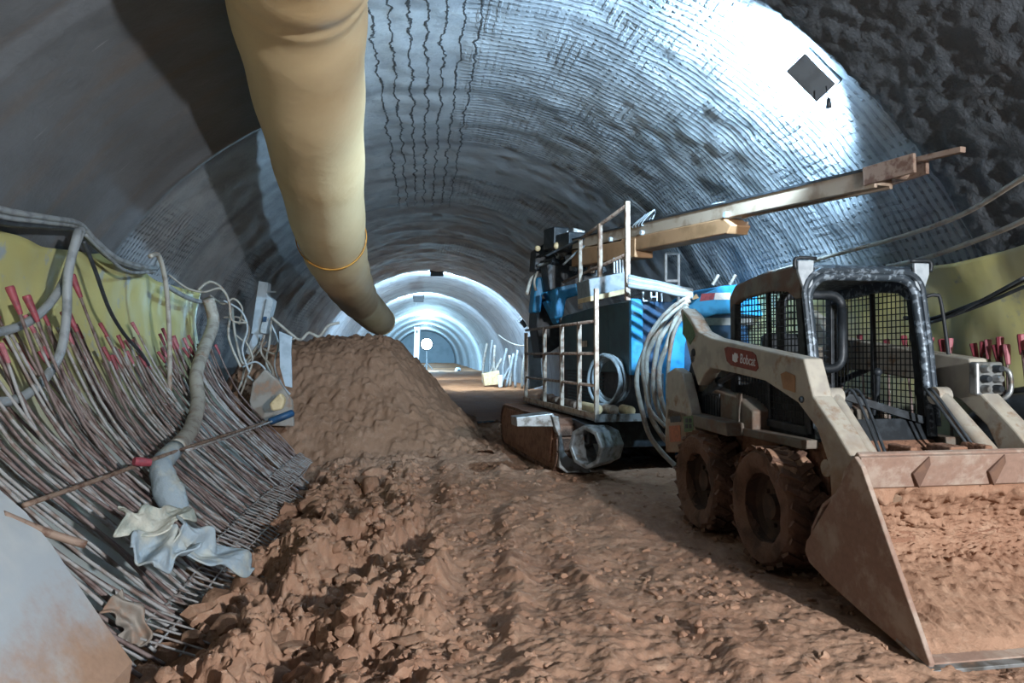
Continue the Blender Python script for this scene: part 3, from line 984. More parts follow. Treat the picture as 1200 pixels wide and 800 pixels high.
# corner brackets
for s in (-1, 1):
    mb = MB()
    mb.prism([V((s * (cw - .07), -.09, 2.10)), V((s * (cw + .05), -.09, 2.10)), V((s * (cw + .05), -.09, 2.02)), V((s * (cw - .0), -.09, 1.88)), V((s * (cw - .06), -.09, 1.93))], (0, .03, 0))
    b = mb.build('lamp_bracket', M['lgrey'], ld_, bevel=.008)
    mb = MB(); mb.tube([(s * (cw - .09), -.08, 2.115), (s * (cw + .06), -.08, 2.115), (s * (cw + .065), -.08, 2.04)], .014, 8, 4); mb.build('bracket_rim', M['black'], b, True)
# side window frames + screens
def screen(name, x, ylo, yhi, zlo, zhi, s, step=.047):
    mb = MB(); r = .0042
    y = ylo
    while y <= yhi + 1e-4:
        mb.tube([(x, y, zlo), (x, y, zhi - .06 * max(0, (y - .6)))], r, 5); y += step
    z = zlo
    while z <= zhi + 1e-4:
        mb.tube([(x, ylo, z), (x, yhi, z)], r, 5); z += step
    return mb
for s in (-1, 1):
    x = s * (cw - .02)
    screen('side_screen', x, -.02, .92, .95, 1.93, s).build('side_screen', M['wire'], ld_)
    mb = MB()
    mb.bar((x, .0, 1.9), (x, -.12, .9), .05, .07, (0, 1, 0))
    mb.bar((x, .43, 1.93), (x, .40, .92), .035, .03, (0, 1, 0))
    mb.bar((x, .95, 1.93), (x, .95, .90), .06, .08, (0, 1, 0))
    mb.bar((x, -.12, .92), (x, .95, .95), .05, .06)
    mb.build('side_frame', M['black'], ld_, bevel=.006)
# lower side of the far screen is blanked by the far arm; rear window frame and grid
mb = MB(); r = .0042
z = 1.15
while z < 1.95: mb.tube([(-cw, .95, z), (cw, .95, z)], r, 5); z += .055
x = -cw
while x < cw: mb.tube([(x, .95, 1.15), (x, .95, 1.95)], r, 5); x += .055
mb.build('rear_screen', M['wire'], ld_)
mb = MB(); mb.box((-cw, .92, .9), (cw, .98, 1.2)); mb.build('rear_panel', M['black'], ld_, bevel=.01)
# lap bar / inner frame with rounded corners
def rrect(c, w, h, y, r=.09):
    out = []
    for (sx, sz, a0) in ((1, 1, 0), (-1, 1, 90), (-1, -1, 180), (1, -1, 270)):
        for k in range(5):
            a = math.radians(a0 + k * 22.5)
            out.append(V((c[0] + sx * (w / 2 - r) + r * math.cos(a), y, c[1] + sz * (h / 2 - r) + r * math.sin(a))))
    return out + [out[0]]
mb = MB(); mb.tube(rrect((-.16, 1.62), .50, .56, .30, .1), .034, 10)
mb.build('seat_bar', M['black'], ld_, True)
# seat, floor, levers
mb = MB(); mb.box((-.24, .38, 1.02), (.24, .82, 1.14)); mb.bar((0, .80, 1.10), (0, .92, 1.62), .44, .10, (0, 1, 0))
mb.build('seat', M['glassy'], ld_, bevel=.03)
mb = MB(); mb.box((-.44, -.1, .86), (.44, .95, .90)); mb.prism([V((-.44, -.20, .86)), V((-.44, -.13, 1.0)), V((-.44, .0, .9))], (.88, 0, 0))
mb.build('cab_floor', M['black'], ld_)
for s in (-1, 1):
    mb = MB(); mb.tube([(s * .27, .22, .9), (s * .27, .15, 1.18), (s * .25, .12, 1.3)], .016, 8); mb.sphere((s * .25, .12, 1.32), .032, 6)
    mb.build('control_lever', M['black'], ld_, 'angle')
    mb = MB(); mb.prism([V((s * .43, y, z)) for y, z in ((-.1, .9), (-.06, 1.12), (.5, 1.26), (.85, 1.2), (.85, .9))], (-s * .07, 0, 0))
    if s < 0: mb.build('arm_console', M['black'], ld_, bevel=.01)
mb = MB(); mb.bar((-.40, -.13, 1.22), (.42, -.16, .98), .04, .05)
mb.build('step_bar', M['black'], ld_)
# grab handle on the left front post
mb = MB(); mb.tube([(cw + .01, -.10, 1.86), (cw + .07, -.12, 1.87), (cw + .10, -.14, 1.80), (cw + .12, -.20, 1.25), (cw + .09, -.2, 1.2), (cw + .01, -.18, 1.2)], .013, 8, 5)
mb.build('grab_handle', M['wire'], ld_, True)
# mud lumps caked on the front axle plates
mb = MB(); mb.prism([V((-.44, -.34, .45)), V((-.44, -.40, .72)), V((-.44, -.20, .86)), V((-.44, -.10, .86)), V((-.44, -.1, .45))], (.88, 0, 0))
mb.build('front_plate', M['muddy'], ld_, bevel=.02)
mb = MB(); mb.tube([(-.74, .0, .80), (-.70, -.15, .775), (-.68, -.3, .68)], .001, 4)
X_, Y_ = np.meshgrid(np.linspace(-.765, -.52, 40), np.linspace(-.30, .30, 60))
Z_ = np.sqrt(np.maximum(0, .415 ** 2 - Y_ ** 2)) + .388 + .03 * fbm(X_ * 9, Y_ * 9, 3, 161) + .04 * clods(X_, Y_, .09, 163, .7) - .02 * sst(.2, .3, np.abs(Y_))
me = grid_mesh('mud_cake', X_, Y_, Z_); link('mud_cake', me, M['soil'], ld_)
# ------------------------------------------------------------------ starter bars, left wall
def sheet_x(z): return float(np.interp(z, [-.6, -.45, -.15, .3, .85, 1.45, 2.0, 2.42], [-1.3, -1.7, -2.2, -2.7, -3.08, -3.28, -3.36, -3.27]))


def bar_mesh(name, pts, r=.0125, n=6, sub=4, mat=None):
    mb = MB(); mb.tube(pts, r, n, sub); return mb


def starter(y, top, dx, lean, capped, mat, wob=0, label=None, group=None):
    b = V((-1.50 + rnd(-.10, .10), y, -.36 + rnd(-.05, .05)))
    pts = [V((0, 0, 0))]
    q = V((sheet_x(.15) + .42 + dx + rnd(-.06, .06), y + lean * .3, .18)) - b; pts.append(q)
    q = V((sheet_x(.85) + .34 + dx + rnd(-.05, .05), y + lean * .65, .85)) - b; pts.append(q)
    q = V((sheet_x(top) + .22 + dx + rnd(-.07, .07), y + lean, top)) - b; pts.append(q)
    mb = MB(); mb.tube(pts, .0125, 6, 4)
    o = mb.build('starter_bar', mat, None, True); o.location = b
    if capped:
        t = (pts[-1] - pts[-2]).normalized()
        cb = MB(); e = pts[-1]
        cb.lathe([(0, .05), (.018, .05), (.021, .042), (.016, -.07), (.014, -.10), (0, -.10)], e, t, 8)
        cb.build('red_cap', M['red'] if rnd(0, 1) < .55 else M['pink'], o, 'angle')
        tag(o, 'thin starter bar with red cap leaning on the yellow sheet along the left wall', 'rebar', 'capped starter bars on the left wall')
    else:
        tag(o, 'thin uncapped starter bar leaning in the row along the left wall', 'rebar', 'uncapped starter bars on the left wall')
    return o


y = 4.05
while y < 10.9:
    cap = rnd(0, 1) < .42
    mt = M['bar'] if rnd(0, 1) < .5 else M['bar2']
    starter(y + rnd(-.03, .03), (rnd(1.35, 1.75) if not cap else rnd(1.45, 1.85)) - .02 * (y - 4), rnd(-.04, .10), rnd(-.35, .25) - .25, cap, mt)
    y += rnd(.045, .062)
# bigger red caps near the left edge of the photo
for u, v, x in ((16, 348, -2.9), (36, 358, -2.92), (88, 332, -3.0), (82, 372, -2.95)):
    e = PX(u, v, x)
    b = V((-1.62, e.y + .45, -.3)); pts = [V((0, 0, 0)), V((-2.15, e.y + .3, .25)) - b, V((-2.6, e.y + .15, .9)) - b, e - b]
    mb = MB(); mb.tube(pts, .013, 6, 4); o = mb.build('starter_bar', M['bar'], None, True); o.location = b
    cb = MB(); cb.lathe([(0, .08), (.028, .08), (.032, .066), (.022, -.08), (.017, -.13), (0, -.13)], pts[-1], (pts[-1] - pts[-2]).normalized(), 10)
    cb.build('red_cap', M['red'], o, 'angle')
    tag(o, 'thin starter bar with red cap leaning on the yellow sheet along the left wall', 'rebar', 'capped starter bars on the left wall')
# long bars running along the tunnel across the starter bars
for pts, r, lab in (([PX(28, 592, -2.15), PX(120, 560, -2.12), PX(220, 524, -2.10), PX(335, 487, -2.05)], .016, 'long dark horizontal bar tied across the middle of the left starter bars'),
                    ([PX(218, 528, -1.98), PX(280, 508, -1.98), PX(338, 486, -1.95)], .013, 'pale horizontal bar crossing the starter bars right of the bent hose'),
                    ([PX(3, 603, -1.95), PX(50, 622, -1.85), PX(100, 638, -1.70)], .022, 'thick rusty bar end sticking out over the concrete slab')):
    o = MB().tube(pts, r, 8, 4).build('tie_bar', M['rust'] if r > .014 else M['bar2'], None, True, origin=pts[0]); tag(o, lab, 'rebar')
# red capped leaning bars crossing diagonally near the bent hose
o0 = PX(165, 541, -2.05)
o = MB().lathe([(0, .05), (.03, .05), (.036, .0), (.028, -.07), (0, -.07)], o0, (-.7, -.7, .2), 10).build('red_cap', M['red'], None, 'angle', origin=o0)
tag(o, 'single red cap lying on the horizontal bar left of the bent hose', 'bar cap')
# reinforcing mats at the foot of the bars
def mat_sheet(y0, y1, label, xs_, seed):
    mb = MB()
    random.seed(seed)
    for x, z in xs_:
        mb.tube([V((x + rnd(-.01, .01), y0 + (y1 - y0) * k / 4, z + rnd(-.02, .02))) for k in range(5)], .0075, 6, 3)
    yv = y0 + .05
    while yv < y1:
        mb.tube([V((x, yv + rnd(-.01, .01) - .12 * i / 4, z + .012)) for i, (x, z) in enumerate(xs_)], .0075, 6, 3)
        yv += .10
    o = mb.build('reinforcing_mesh', M['bar2'], None, True, origin=(xs_[0][0], y0, xs_[0][1]))
    tag(o, label, 'steel mesh')
mat_sheet(4.25, 5.9, 'welded bar mesh at the foot of the starter bars nearest the camera', [(-1.66, -.18), (-1.52, -.22), (-1.38, -.26), (-1.24, -.30), (-1.12, -.36)], 3)
mat_sheet(6.0, 8.6, 'welded bar mesh along the foot of the farther starter bars', [(-1.72, -.10), (-1.58, -.15), (-1.46, -.20), (-1.35, -.26)], 4)
mat_sheet(8.65, 10.9, 'welded bar mesh at the foot of the bars in front of the soil heap', [(-1.80, -.02), (-1.68, -.08), (-1.58, -.13)], 5)
random.seed(11)

# ------------------------------------------------------------------ hoses and cables, left
def cable(name, pts, r, mat, label, cat, group=None, n=10, sub=8):
    o = MB().tube(pts, r, n, sub).build(name, mat, None, True, origin=pts[0]); tag(o, label, cat, group); return o


def pxs(lst, x): return [PX(u, v, x if len(q) == 0 else q[0]) for (u, v, *q) in lst]


XW = -3.05
for k, (dv, r, mt) in enumerate(((0, .026, 'hose'), (9, .022, 'hose'), (17, .024, 'hosed'), (4, .018, 'hosed'))):
    pts = pxs([(-60, 222 + dv), (0, 245 + dv * .9), (55, 255 + dv * .6), (92, 262 + dv * .5), (112, 282 + dv * .4), (140, 304 + dv * .3), (178, 314 + dv * .25), (186, 306 + dv * .1)], XW - .02 * k)
    cable('power_cable', pts, r, M[mt], ['topmost grey cable of the bundle slung along the top of the yellow sheet', 'second grey cable of the bundle slung along the top of the yellow sheet', 'black cable at the bottom of the bundle along the yellow sheet', 'thin dark cable inside the bundle along the yellow sheet'][k], 'cable')
cable('grey_hose', pxs([(96, 268), (86, 295), (72, 335), (48, 366), (18, 384), (-30, 394)], XW + .1), .034, M['hose'], 'short grey hose loop hanging from the bundle at the far left, upper one', 'hose')
cable('grey_hose', pxs([(92, 270), (80, 320), (78, 370), (70, 415), (48, 448), (18, 468), (-30, 472)], XW + .2), .036, M['hose'], 'long grey hose loop hanging lower at the far left over the starter bars', 'hose')
cable('dark_cable', pxs([(98, 282), (112, 318), (128, 362), (146, 392), (164, 412), (174, 428)], XW + .1), .018, M['hosed'], 'dark cable hanging from the bundle down to red caps on the yellow sheet', 'cable')
cable('bare_cable', pxs([(100, 275), (126, 300), (150, 318), (182, 318)], XW + .08), .016, M['hose'], 'pale cable drooping under the bundle to the white pipe', 'cable')
cable('white_pipe', pxs([(176, 300), (186, 300), (194, 330), (198, 380), (199, 430), (198, 482)], XW + .25), .026, M['hosew'], 'slim white pipe hanging straight down in front of the starter bars', 'pipe')
cable('bent_hose', pxs([(244, 350, -2.9), (250, 378, -2.85), (238, 412, -2.75), (230, 440, -2.65), (232, 470, -2.5), (224, 502, -2.35), (206, 525, -2.2)], 0), .078, M['hosew'], 'thick pale hose bending down over the starter bars', 'hose', n=16)
# its burst, flattened lower end: a crumpled sleeve
mb = MB()
pp = [PX(206, 525, -2.2), PX(190, 545, -2.12), PX(196, 570, -2.02), PX(206, 602, -1.92)]
mb.tube(smooth(pp, 6), [.08, .088, .098, .105], 20)
o = mb.build('hose_sleeve', M['clothb'], None, True, origin=pp[0])
for v in o.data.vertices:
    w = v.co + pp[0]
    k = float(fbm(np.array([w.y * 7.0]), np.array([w.z * 7 + w.x * 5]), 3, 9)[0]); v.co.x += .04 * k; v.co.z += .03 * k
tag(o, 'crumpled grey fabric sleeve on the lower end of the bent hose', 'sleeve')
# coloured joints of hoses lying against the caps
cable('hose_bundle', pxs([(196, 335), (212, 345), (228, 352), (243, 356), (252, 372)], -3.0), .03, M['hose'], 'grey hose running from the white pipe to the bent hose', 'hose')
for k, (l, r, mt, lab) in enumerate((
    ([(198, 322), (215, 335), (226, 340), (240, 342), (258, 338), (268, 352), (272, 375), (290, 378)], .012, 'hosew', 'thin white cable looping over the top of the bent hose'),
    ([(232, 340), (246, 330), (262, 340), (270, 362), (268, 395), (282, 430)], .014, 'hosew', 'white cable looping right of the bent hose'),
    ([(272, 360), (276, 395), (284, 425), (292, 418), (306, 400)], .016, 'hosew', 'white cable drooping left of the grey cabinet'),
    ([(312, 400), (300, 415), (288, 428), (284, 445), (278, 458)], .016, 'hosew', 'white cable coming out under the grey cabinet'),
    ([(310, 392), (306, 412), (318, 430), (322, 446), (330, 458)], .014, 'hosew', 'white cable twisted below the cabinet to the board'),
    ([(318, 372), (330, 382), (342, 392), (352, 398), (362, 390), (374, 394), (384, 382), (398, 378)], .018, 'hosew', 'white cable zigzagging from the cabinet behind the soil heap'),
    ([(318, 374), (316, 400), (312, 425), (320, 440)], .014, 'hosew', 'white cable hanging straight beside the grey board'),
    ([(262, 372), (280, 372), (292, 384), (288, 400), (276, 392)], .012, 'hosew', 'small white cable ring left of the cabinet'))):
    pts = [PY(u, v, 11.2 + .15 * (k % 4) - (1.2 if k < 2 else 0)) for u, v in l]
    cable('white_cable', pts, r * 1.25, M[mt], lab, 'cable')
for k, l in enumerate(([(284, 430), (300, 424), (312, 436), (302, 448), (290, 440)], [(286, 396), (296, 420), (288, 446), (282, 462)], [(318, 380), (326, 402), (322, 428), (330, 450), (340, 462)], [(308, 408), (322, 414), (334, 402), (346, 396)], [(262, 352), (282, 364), (290, 384), (284, 410), (292, 436)], [(246, 346), (262, 356), (274, 350), (284, 362), (280, 380)])):
    cable('white_cable', [PY(u, v, 11.0 + .07 * k - (.6 if k > 3 else 0)) for u, v in l], .015, M['hosew'] if k % 2 else M['lgrey'], 'thin white cable in the tangle around and below the grey cabinet', 'cable', 'tangled white cables by the cabinet')
# grey electrical cabinet on the wall
c = PY(304, 362, 11.5)
t = empty('electrical_cabinet', c, 'tall pale grey electrical cabinet tilted on the left wall behind the cables', 'electrical cabinet')
def quadprism(px, y, dep): return MB().prism([PY(u, v, y) for u, v in px], (0, dep, 0))
quadprism([(303, 329), (314, 331), (313, 345), (321, 352), (311, 391), (294, 391)], 11.5, .25).build('cabinet_body', M['boxg'], t, origin=c, bevel=.01)
quadprism([(313, 350), (321, 352), (312, 391), (305, 390)], 11.48, -.05).build('cabinet_door', M['lgrey'], t, origin=c, bevel=.006)
quadprism([(309, 371), (313, 371), (312, 377), (308, 377)], 11.42, -.03).build('latch', M['dblue'], t, origin=c)
quadprism([(297, 391), (308, 391), (303, 402), (292, 416), (288, 412)], 11.52, .06).build('cable_tray', M['boxg'], t, origin=c)
MB().tube([PY(313, 342, 11.5), PY(323, 342, 11.4)], .012, 6).build('conduit_stub', M['lgrey'], t, origin=c)
# boards and slabs beside the heap
c = PY(333, 420, 11.0)
o = quadprism([(327, 388), (342, 394), (341, 410), (342, 454), (334, 452), (328, 430)], 10.8, .05).build('grey_board', M['boxg'], None, origin=c, bevel=.004)
tag(o, 'narrow pale grey board leaning upright beside the soil heap', 'board')
c = PY(300, 460, 10.9)
o = quadprism([(292, 470), (296, 448), (310, 432), (326, 446), (342, 470), (344, 500), (300, 498)], 10.75, .12).build('concrete_slab_piece', M['board'], None, origin=c, bevel=.02)
tag(o, 'dusty brown slab standing between the cables and the soil heap', 'slab')
c = PY(326, 470, 10.3)
o = quadprism([(315, 473), (320, 468), (328, 460), (334, 468), (330, 480), (318, 482)], 10.2, .15).build('broken_stone', M['cream'], None, origin=c, bevel=.03)
tag(o, 'pale broken stone lying at the foot of the brown slab', 'stone')
c = PY(330, 492, 9.6)
o = MB().tube([PY(316, 494, 9.6), PY(332, 488, 9.6), PY(342, 484, 9.7)], .05, 10, 4).build('blue_pipe', M['dblue'], None, True, origin=c)
tag(o, 'short dark blue pipe end at the foot of the soil heap', 'pipe')

# ------------------------------------------------------------------ cloths at the foot of the bars
def cloth(name, path, width, label, mat, seed, folds=3):
    """a crumpled strip of sheeting laid along path (world points)"""
    path = smooth([V(p) for p in path], 10); n = len(path)
    S = np.linspace(0, 1, n); W = np.linspace(-1, 1, 26)
    X = np.zeros((n, 26)); Y = X.copy(); Z = X.copy()
    for i, p in enumerate(path):
        t = (path[min(i + 1, n - 1)] - path[max(i - 1, 0)]).normalized()
        s = t.cross(V((.3, -.6, .75))).normalized(); u = s.cross(t).normalized()
        w = width * (1 + .25 * math.sin(i * .5 + seed))
        for j, a in enumerate(W):
            f = .35 * w * math.sin(a * folds * 1.5 + i * .22 + seed) + .25 * w * float(fbm(np.array([i * .13]), np.array([a * 2.2]), 3, seed)[0])
            q = p + s * a * w + u * f
            X[i, j], Y[i, j], Z[i, j] = q.x - path[0].x, q.y - path[0].y, q.z - path[0].z
    me = grid_mesh(name, X, Y, Z)
    o = link(name, me, mat); o.location = path[0]
    m = o.modifiers.new('thick', 'SOLIDIFY'); m.thickness = .012
    tag(o, label, 'sheet'); return o


cloth('torn_sheet', [PX(142, 605, -1.75), PX(168, 612, -1.66), PX(195, 606, -1.6), PX(220, 598, -1.55)], .09, 'torn cream fabric strip draped across the foot of the starter bars', M['cloth'], 1, 2)
cloth('torn_sheet', [PX(208, 622, -1.5), PX(235, 640, -1.4), PX(262, 652, -1.3), PX(292, 652, -1.2)], .12, 'torn blue and white plastic sheet lying on the mesh beside the mud', M['clothb'], 2, 2)
cloth('torn_sheet', [PX(165, 655, -1.6), PX(190, 640, -1.55), PX(210, 630, -1.5)], .12, 'grey blue crumpled sheet between the cream strip and the mesh', M['clothb'], 5, 3)
cloth('torn_sheet', [PY(130, 702, 4.3), PY(148, 715, 4.3), PY(158, 735, 4.3), PY(155, 755, 4.25)], .07, 'grey crumpled sheet lying at the edge of the concrete slab', M['board'], 8, 3)

# ------------------------------------------------------------------ right wall: cables, caps, hoses
cable('overhead_cable', [P(1290, 160, 3.6), P(1200, 208, 4.15), P(1130, 250, 4.8), P(1060, 276, 5.5), P(980, 298, 6.5), P(900, 320, 7.7)], .018, M['hosew'], 'upper pale cable sagging along the right wall above the loader', 'cable')
cable('overhead_cable', [P(1290, 210, 3.7), P(1200, 258, 4.3), P(1140, 283, 4.8), P(1085, 302, 5.4), P(1040, 312, 6.1)], .018, M['hosew'], 'lower pale cable running to the right edge above the yellow sheet', 'cable')
cable('lamp_wire', [P(973, 68, 5.25), P(1010, 38, 4.9), P(1048, 2, 4.4), P(1085, -40, 4.0)], .006, M['hosed'], 'thin dark wire rising from the large floodlight', 'wire')
c = P(971, 120, 5.15)
o = MB().lathe([(0, .03), (.014, .03), (.022, -.04), (0, -.04)], c, (0, 0, 1), 8).tube([c + V((0, 0, .02)), c + V((-.02, 0, .12))], .005, 5).build('cable_plug', M['black'], None, True, origin=c)
tag(o, 'small dark plug hanging below the large floodlight', 'plug')
for k, l in enumerate(([(1290, 282), (1200, 328), (1160, 348), (1120, 364), (1088, 374), (1060, 372)], [(1290, 300), (1200, 336), (1160, 353), (1115, 370), (1070, 384)], [(1090, 378), (1110, 372), (1150, 352), (1200, 325)])):
    cable('wall_cable', [PX(u, v, 3.92 - .02 * k) for u, v in l], .015 - .002 * k, M['hosed'], ['black cable sagging across the yellow sheet on the right wall, upper', 'black cable sagging across the yellow sheet on the right wall, lower', 'thin black cable twisted round the others on the right yellow sheet'][k], 'cable')
for u, v in ((1008, 398), (1020, 410), (1090, 402), (1104, 405), (1113, 404), (1142, 410), (1152, 408), (1158, 406), (1172, 403), (1180, 412), (1197, 400), (1168, 412), (985, 402), (1040, 404), (1060, 400), (1215, 405)):
    e = PX(u, v, 4.0); b = V((3.95, e.y - .1 + rnd(-.1, .1), .1))
    pts = [V((0, 0, 0)), (e - b) * .5 + V((.03, 0, 0)), e - b]
    o = MB().tube(pts, .011, 6, 3).build('starter_bar', M['bar'], None, True); o.location = b
    MB().lathe([(0, .05), (.022, .05), (.025, .04), (.018, -.06), (.014, -.09), (0, -.09)], e - b, (pts[2] - pts[1]).normalized() + V((rnd(-.1, .1), rnd(-.3, .3), 0)), 8).build('red_cap', M['red'] if rnd(0, 1) < .6 else M['pink'], o, 'angle')
    tag(o, 'red capped starter bar standing against the right yellow sheet behind the loader', 'rebar', 'starter bars on the right wall')
# black flexible hoses heaped at the right edge beside the loader
for k, (l, r, lab) in enumerate((([(1160, 470, 5.1), (1190, 462, 4.85), (1230, 458, 4.6), (1290, 462, 4.3)], .045, 'topmost slim black hose of the pile right of the loader'),
                                 ([(1150, 500, 5.1), (1180, 484, 4.85), (1230, 480, 4.55), (1290, 490, 4.2)], .12, 'thick shiny black hose in the pile right of the loader'),
                                 ([(1140, 520, 5.1), (1180, 506, 4.85), (1230, 508, 4.55), (1290, 520, 4.25)], .07, 'dark purple grey hose under the thick black one right of the loader'),
                                 ([(1150, 536, 5.0), (1190, 524, 4.75), (1240, 528, 4.45), (1290, 540, 4.2)], .08, 'lowest black hose of the pile right of the loader'))):
    cable('black_hose', [P(u, v, d) for u, v, d in l], r, M['hosed'], lab, 'hose', n=14)

# ------------------------------------------------------------------ far right clutter along the tunnel foot
k = 0
for (u0, u1, v1, y) in ((566, 571, 402, 35), (574, 577, 398, 34), (582, 580, 404, 33), (590, 594, 408, 32), (598, 597, 416, 31), (604, 607, 410, 30), (569, 580, 424, 33.5), (586, 600, 426, 31.5), (612, 616, 412, 29), (620, 618, 418, 28.5), (576, 588, 420, 32.5), (593, 602, 414, 30.5)):
    b = PY(u1, v1, y - .2); a = PY(u0, 430, y); a.z = .02
    o = MB().tube([a, (a + b) / 2 + V((rnd(-.1, .1), 0, 0)), b], .06, 8, 4).build('standing_pipe', M['hose'] if k % 2 else M['hosew'], None, True, origin=a)
    tag(o, 'pale pipe among the clutter along the far right foot of the tunnel', 'pipe', 'pipes along the far right wall'); k += 1
for (px, y, dep, mt, nm, lab) in (([(566, 438), (585, 434), (587, 450), (568, 452)], 31.5, .8, 'cream', 'material_crate', 'pale crate on the ground at the far right foot of the tunnel'),
                              ([(584, 440), (589, 439), (589, 453), (585, 454)], 30, .3, 'white', 'steel_stand', 'small white stand beside the pale crate at the far right'),
                              ([(618, 395), (632, 392), (636, 452), (622, 456)], 15.5, .25, 'boxg', 'panel_stack', 'pale upright panels behind the lower railing of the drill rig')):
    c = PY(*px[0], y); o = quadprism(px, y, dep).build(nm, M[mt], None, origin=c, bevel=.02); tag(o, lab, 'crate' if 'crate' in nm else 'stand' if 'stand' in nm else 'panel')
pts = [PY(584, 392, 33), PY(592, 398, 32), PY(602, 403, 30.5), PY(612, 405, 29), PY(622, 404, 28)]
cable('far_cable', pts, .03, M['hosew'], 'white cable slung along the far right wall of the tunnel', 'cable')
# slender white mast with a lamp head standing in the far tunnel
c = PY(488, 425, 45); t = empty('white_mast', c, 'slender white mast in the middle of the far tunnel above the heap', 'mast')
MB().bar(PY(487.5, 430, 45), PY(489, 386, 45), .34, .2, (0, 1, 0)).build('mast_column', M['white'], t, origin=c)
MB().prism([PY(u, v, 44.8) for u, v in ((485, 383), (492, 383), (491, 388), (486.5, 388))], (0, .4, 0)).build('mast_head', M['white'], t, origin=c)
MB().prism([PY(u, v, 44.7) for u, v in ((487.6, 387), (489.6, 387), (489.6, 389.5), (487.6, 389.5))], (0, .05, 0)).build('dark_port', M['black'], t, origin=c)
c = PY(487.5, 371, 46); o = MB().sphere(c, .08, 6).tube([c, c + V((0, 0, .9))], .015, 5).build('hanging_bulb', M['white'], None, True, origin=c); tag(o, 'tiny white bulb hanging above the white mast', 'bulb')
c = PY(537, 440, 60); t = empty('distant_truck', c, 'tiny white vehicle at the far end beside the blue wall', 'vehicle')
MB().prism([PY(u, v, 60) for u, v in ((534, 434), (536, 431), (540, 431), (541, 440), (539.5, 446), (536, 446))], (0, 2.0, 0)).build('body', M['white'], t, origin=c, bevel=.05)
for u in (536, 539.5): MB().lathe([(0, -.1), (.3, -.1), (.3, .1), (0, .1)], PY(u, 446.5, 60.2), (0, 1, 0), 12).build('wheel', M['black'], t, origin=c)
MB().prism([PY(u, v, 59.95) for u, v in ((536.5, 433), (539, 433), (539.3, 436), (536.2, 436))], (0, .05, 0)).build('windscreen', M['dblue'], t, origin=c)
# ------------------------------------------------------------------ blue drill rig
RO = V((2.02, 8.0, 0)); RR = math.radians(6.0)
RM = Matrix.Translation(RO) @ Matrix.Rotation(RR, 4, 'Z'); RI = RM.inverted()
rig = empty('drill_rig', RO, 'blue tracked drilling rig with railed deck and long feed beam', 'drill rig', rz=RR)


def R_(u, v, d): return RI @ P(u, v, d)
def RX(u, v, x):
    a = RI @ CAM; b = (RI @ (CAM + ray(u, v))) - a
    return a + b * ((x - a.x) / b.x)
def RY(u, v, y):
    a = RI @ CAM; b = (RI @ (CAM + ray(u, v))) - a
    return a + b * ((y - a.y) / b.y)


def rb(lo, hi, name, mat, bevel=.012, parent=None): return MB().box(lo, hi).build(name, mat, parent or rig, bevel=bevel)


# tracks
for x0, nm in ((-.34, 'l'), (1.55, 'r')):
    x1 = x0 + .45
    def tp(n, r, yc0, yc1, zc):
        out = []
        for k in range(n + 1):
            a = math.pi / 2 + math.pi * k / n; out.append((yc0 + r * math.cos(a), zc + r * math.sin(a)))
        for k in range(n + 1):
            a = -math.pi / 2 + math.pi * k / n; out.append((yc1 + r * math.cos(a), zc + r * math.sin(a)))
        return out
    pr = tp(10, .31, .75, 3.3, .31)
    mb = MB(); mb.prism([V((x0, y, z)) for y, z in pr], (x1 - x0, 0, 0))
    tr = mb.build('track', M['muddy'], rig, bevel=.01)
    mb = MB(); L = 0; tot = 2 * 2.55 + 2 * math.pi * .31
    k = 0
    while L < tot:
        if L < 2.55: y, z, a = .75 + L, .62, 0
        elif L < 2.55 + math.pi * .31: q = (L - 2.55) / .31; y, z, a = 3.3 + .31 * math.sin(q), .31 + .31 * math.cos(q), -q
        elif L < 5.1 + math.pi * .31: y, z, a = 3.3 - (L - 2.55 - math.pi * .31), 0, 0
        else: q = (L - 5.1 - math.pi * .31) / .31; y, z, a = .75 - .31 * math.sin(q), .31 - .31 * math.cos(q), -q
        m = Matrix.Translation((0, y, z)) @ Matrix.Rotation(a, 4, 'X')
        mb.box((x0 - .015, -.07, -.02), (x1 + .015, .07, .02), m); L += .165
    mb.build('track_shoes', M['tyre'], tr)
    mb = MB(); mb.prism([V((x0 - .03, y, z)) for y, z in ((.55, .58), (3.0, .60), (3.3, .45), (3.0, .12), (.7, .10))], (.05, 0, 0))
    mb.build('track_frame', M['muddy'], tr, bevel=.01)
# pale end bracket of the near track and its foot
mb = MB()
pl = [(646, 486), (655, 488), (658, 508), (662, 530), (668, 537), (690, 541), (692, 554), (664, 554), (655, 548), (655, 512), (650, 500)]
mb.prism([RY(u, v, .40) for u, v in pl], (0, .12, 0)); mb.build('track_bracket', M['steel'], rig, bevel=.012)
MB().prism([RY(u, v, .45) for u, v in ((605, 489), (648, 484), (654, 492), (650, 500), (606, 500))], (0, .3, 0)).build('track_guard', M['steel'], rig, bevel=.01)
# octagonal outrigger socket at the front
c = R_(692, 523, 8.0); ax = RI.to_3x3() @ V((.80, .60, .0)); ax.normalize()
mb = MB(); mb.lathe([(.20, -.10), (.25, -.10), (.25, .0), (.225, .34), (.18, .34), (.18, .10)], c, ax, 8, True)
o = mb.build('outrigger_socket', M['steel'], rig, bevel=.012)
mb = MB(); mb.lathe([(0, .26), (.2, .26), (.2, .30), (.0, .30)], c, ax, 8); mb.build('socket_plate', M['lgrey'], o, bevel=.008)
mb = MB(); mb.bar(c + V((.1, .05, .12)), c + V((.15, .9, .15)), .2, .2); mb.build('outrigger_arm', M['black'], rig, bevel=.01)
# chassis
rb((.12, .35, .30), (1.6, 3.3, .66), 'chassis', M['black'])
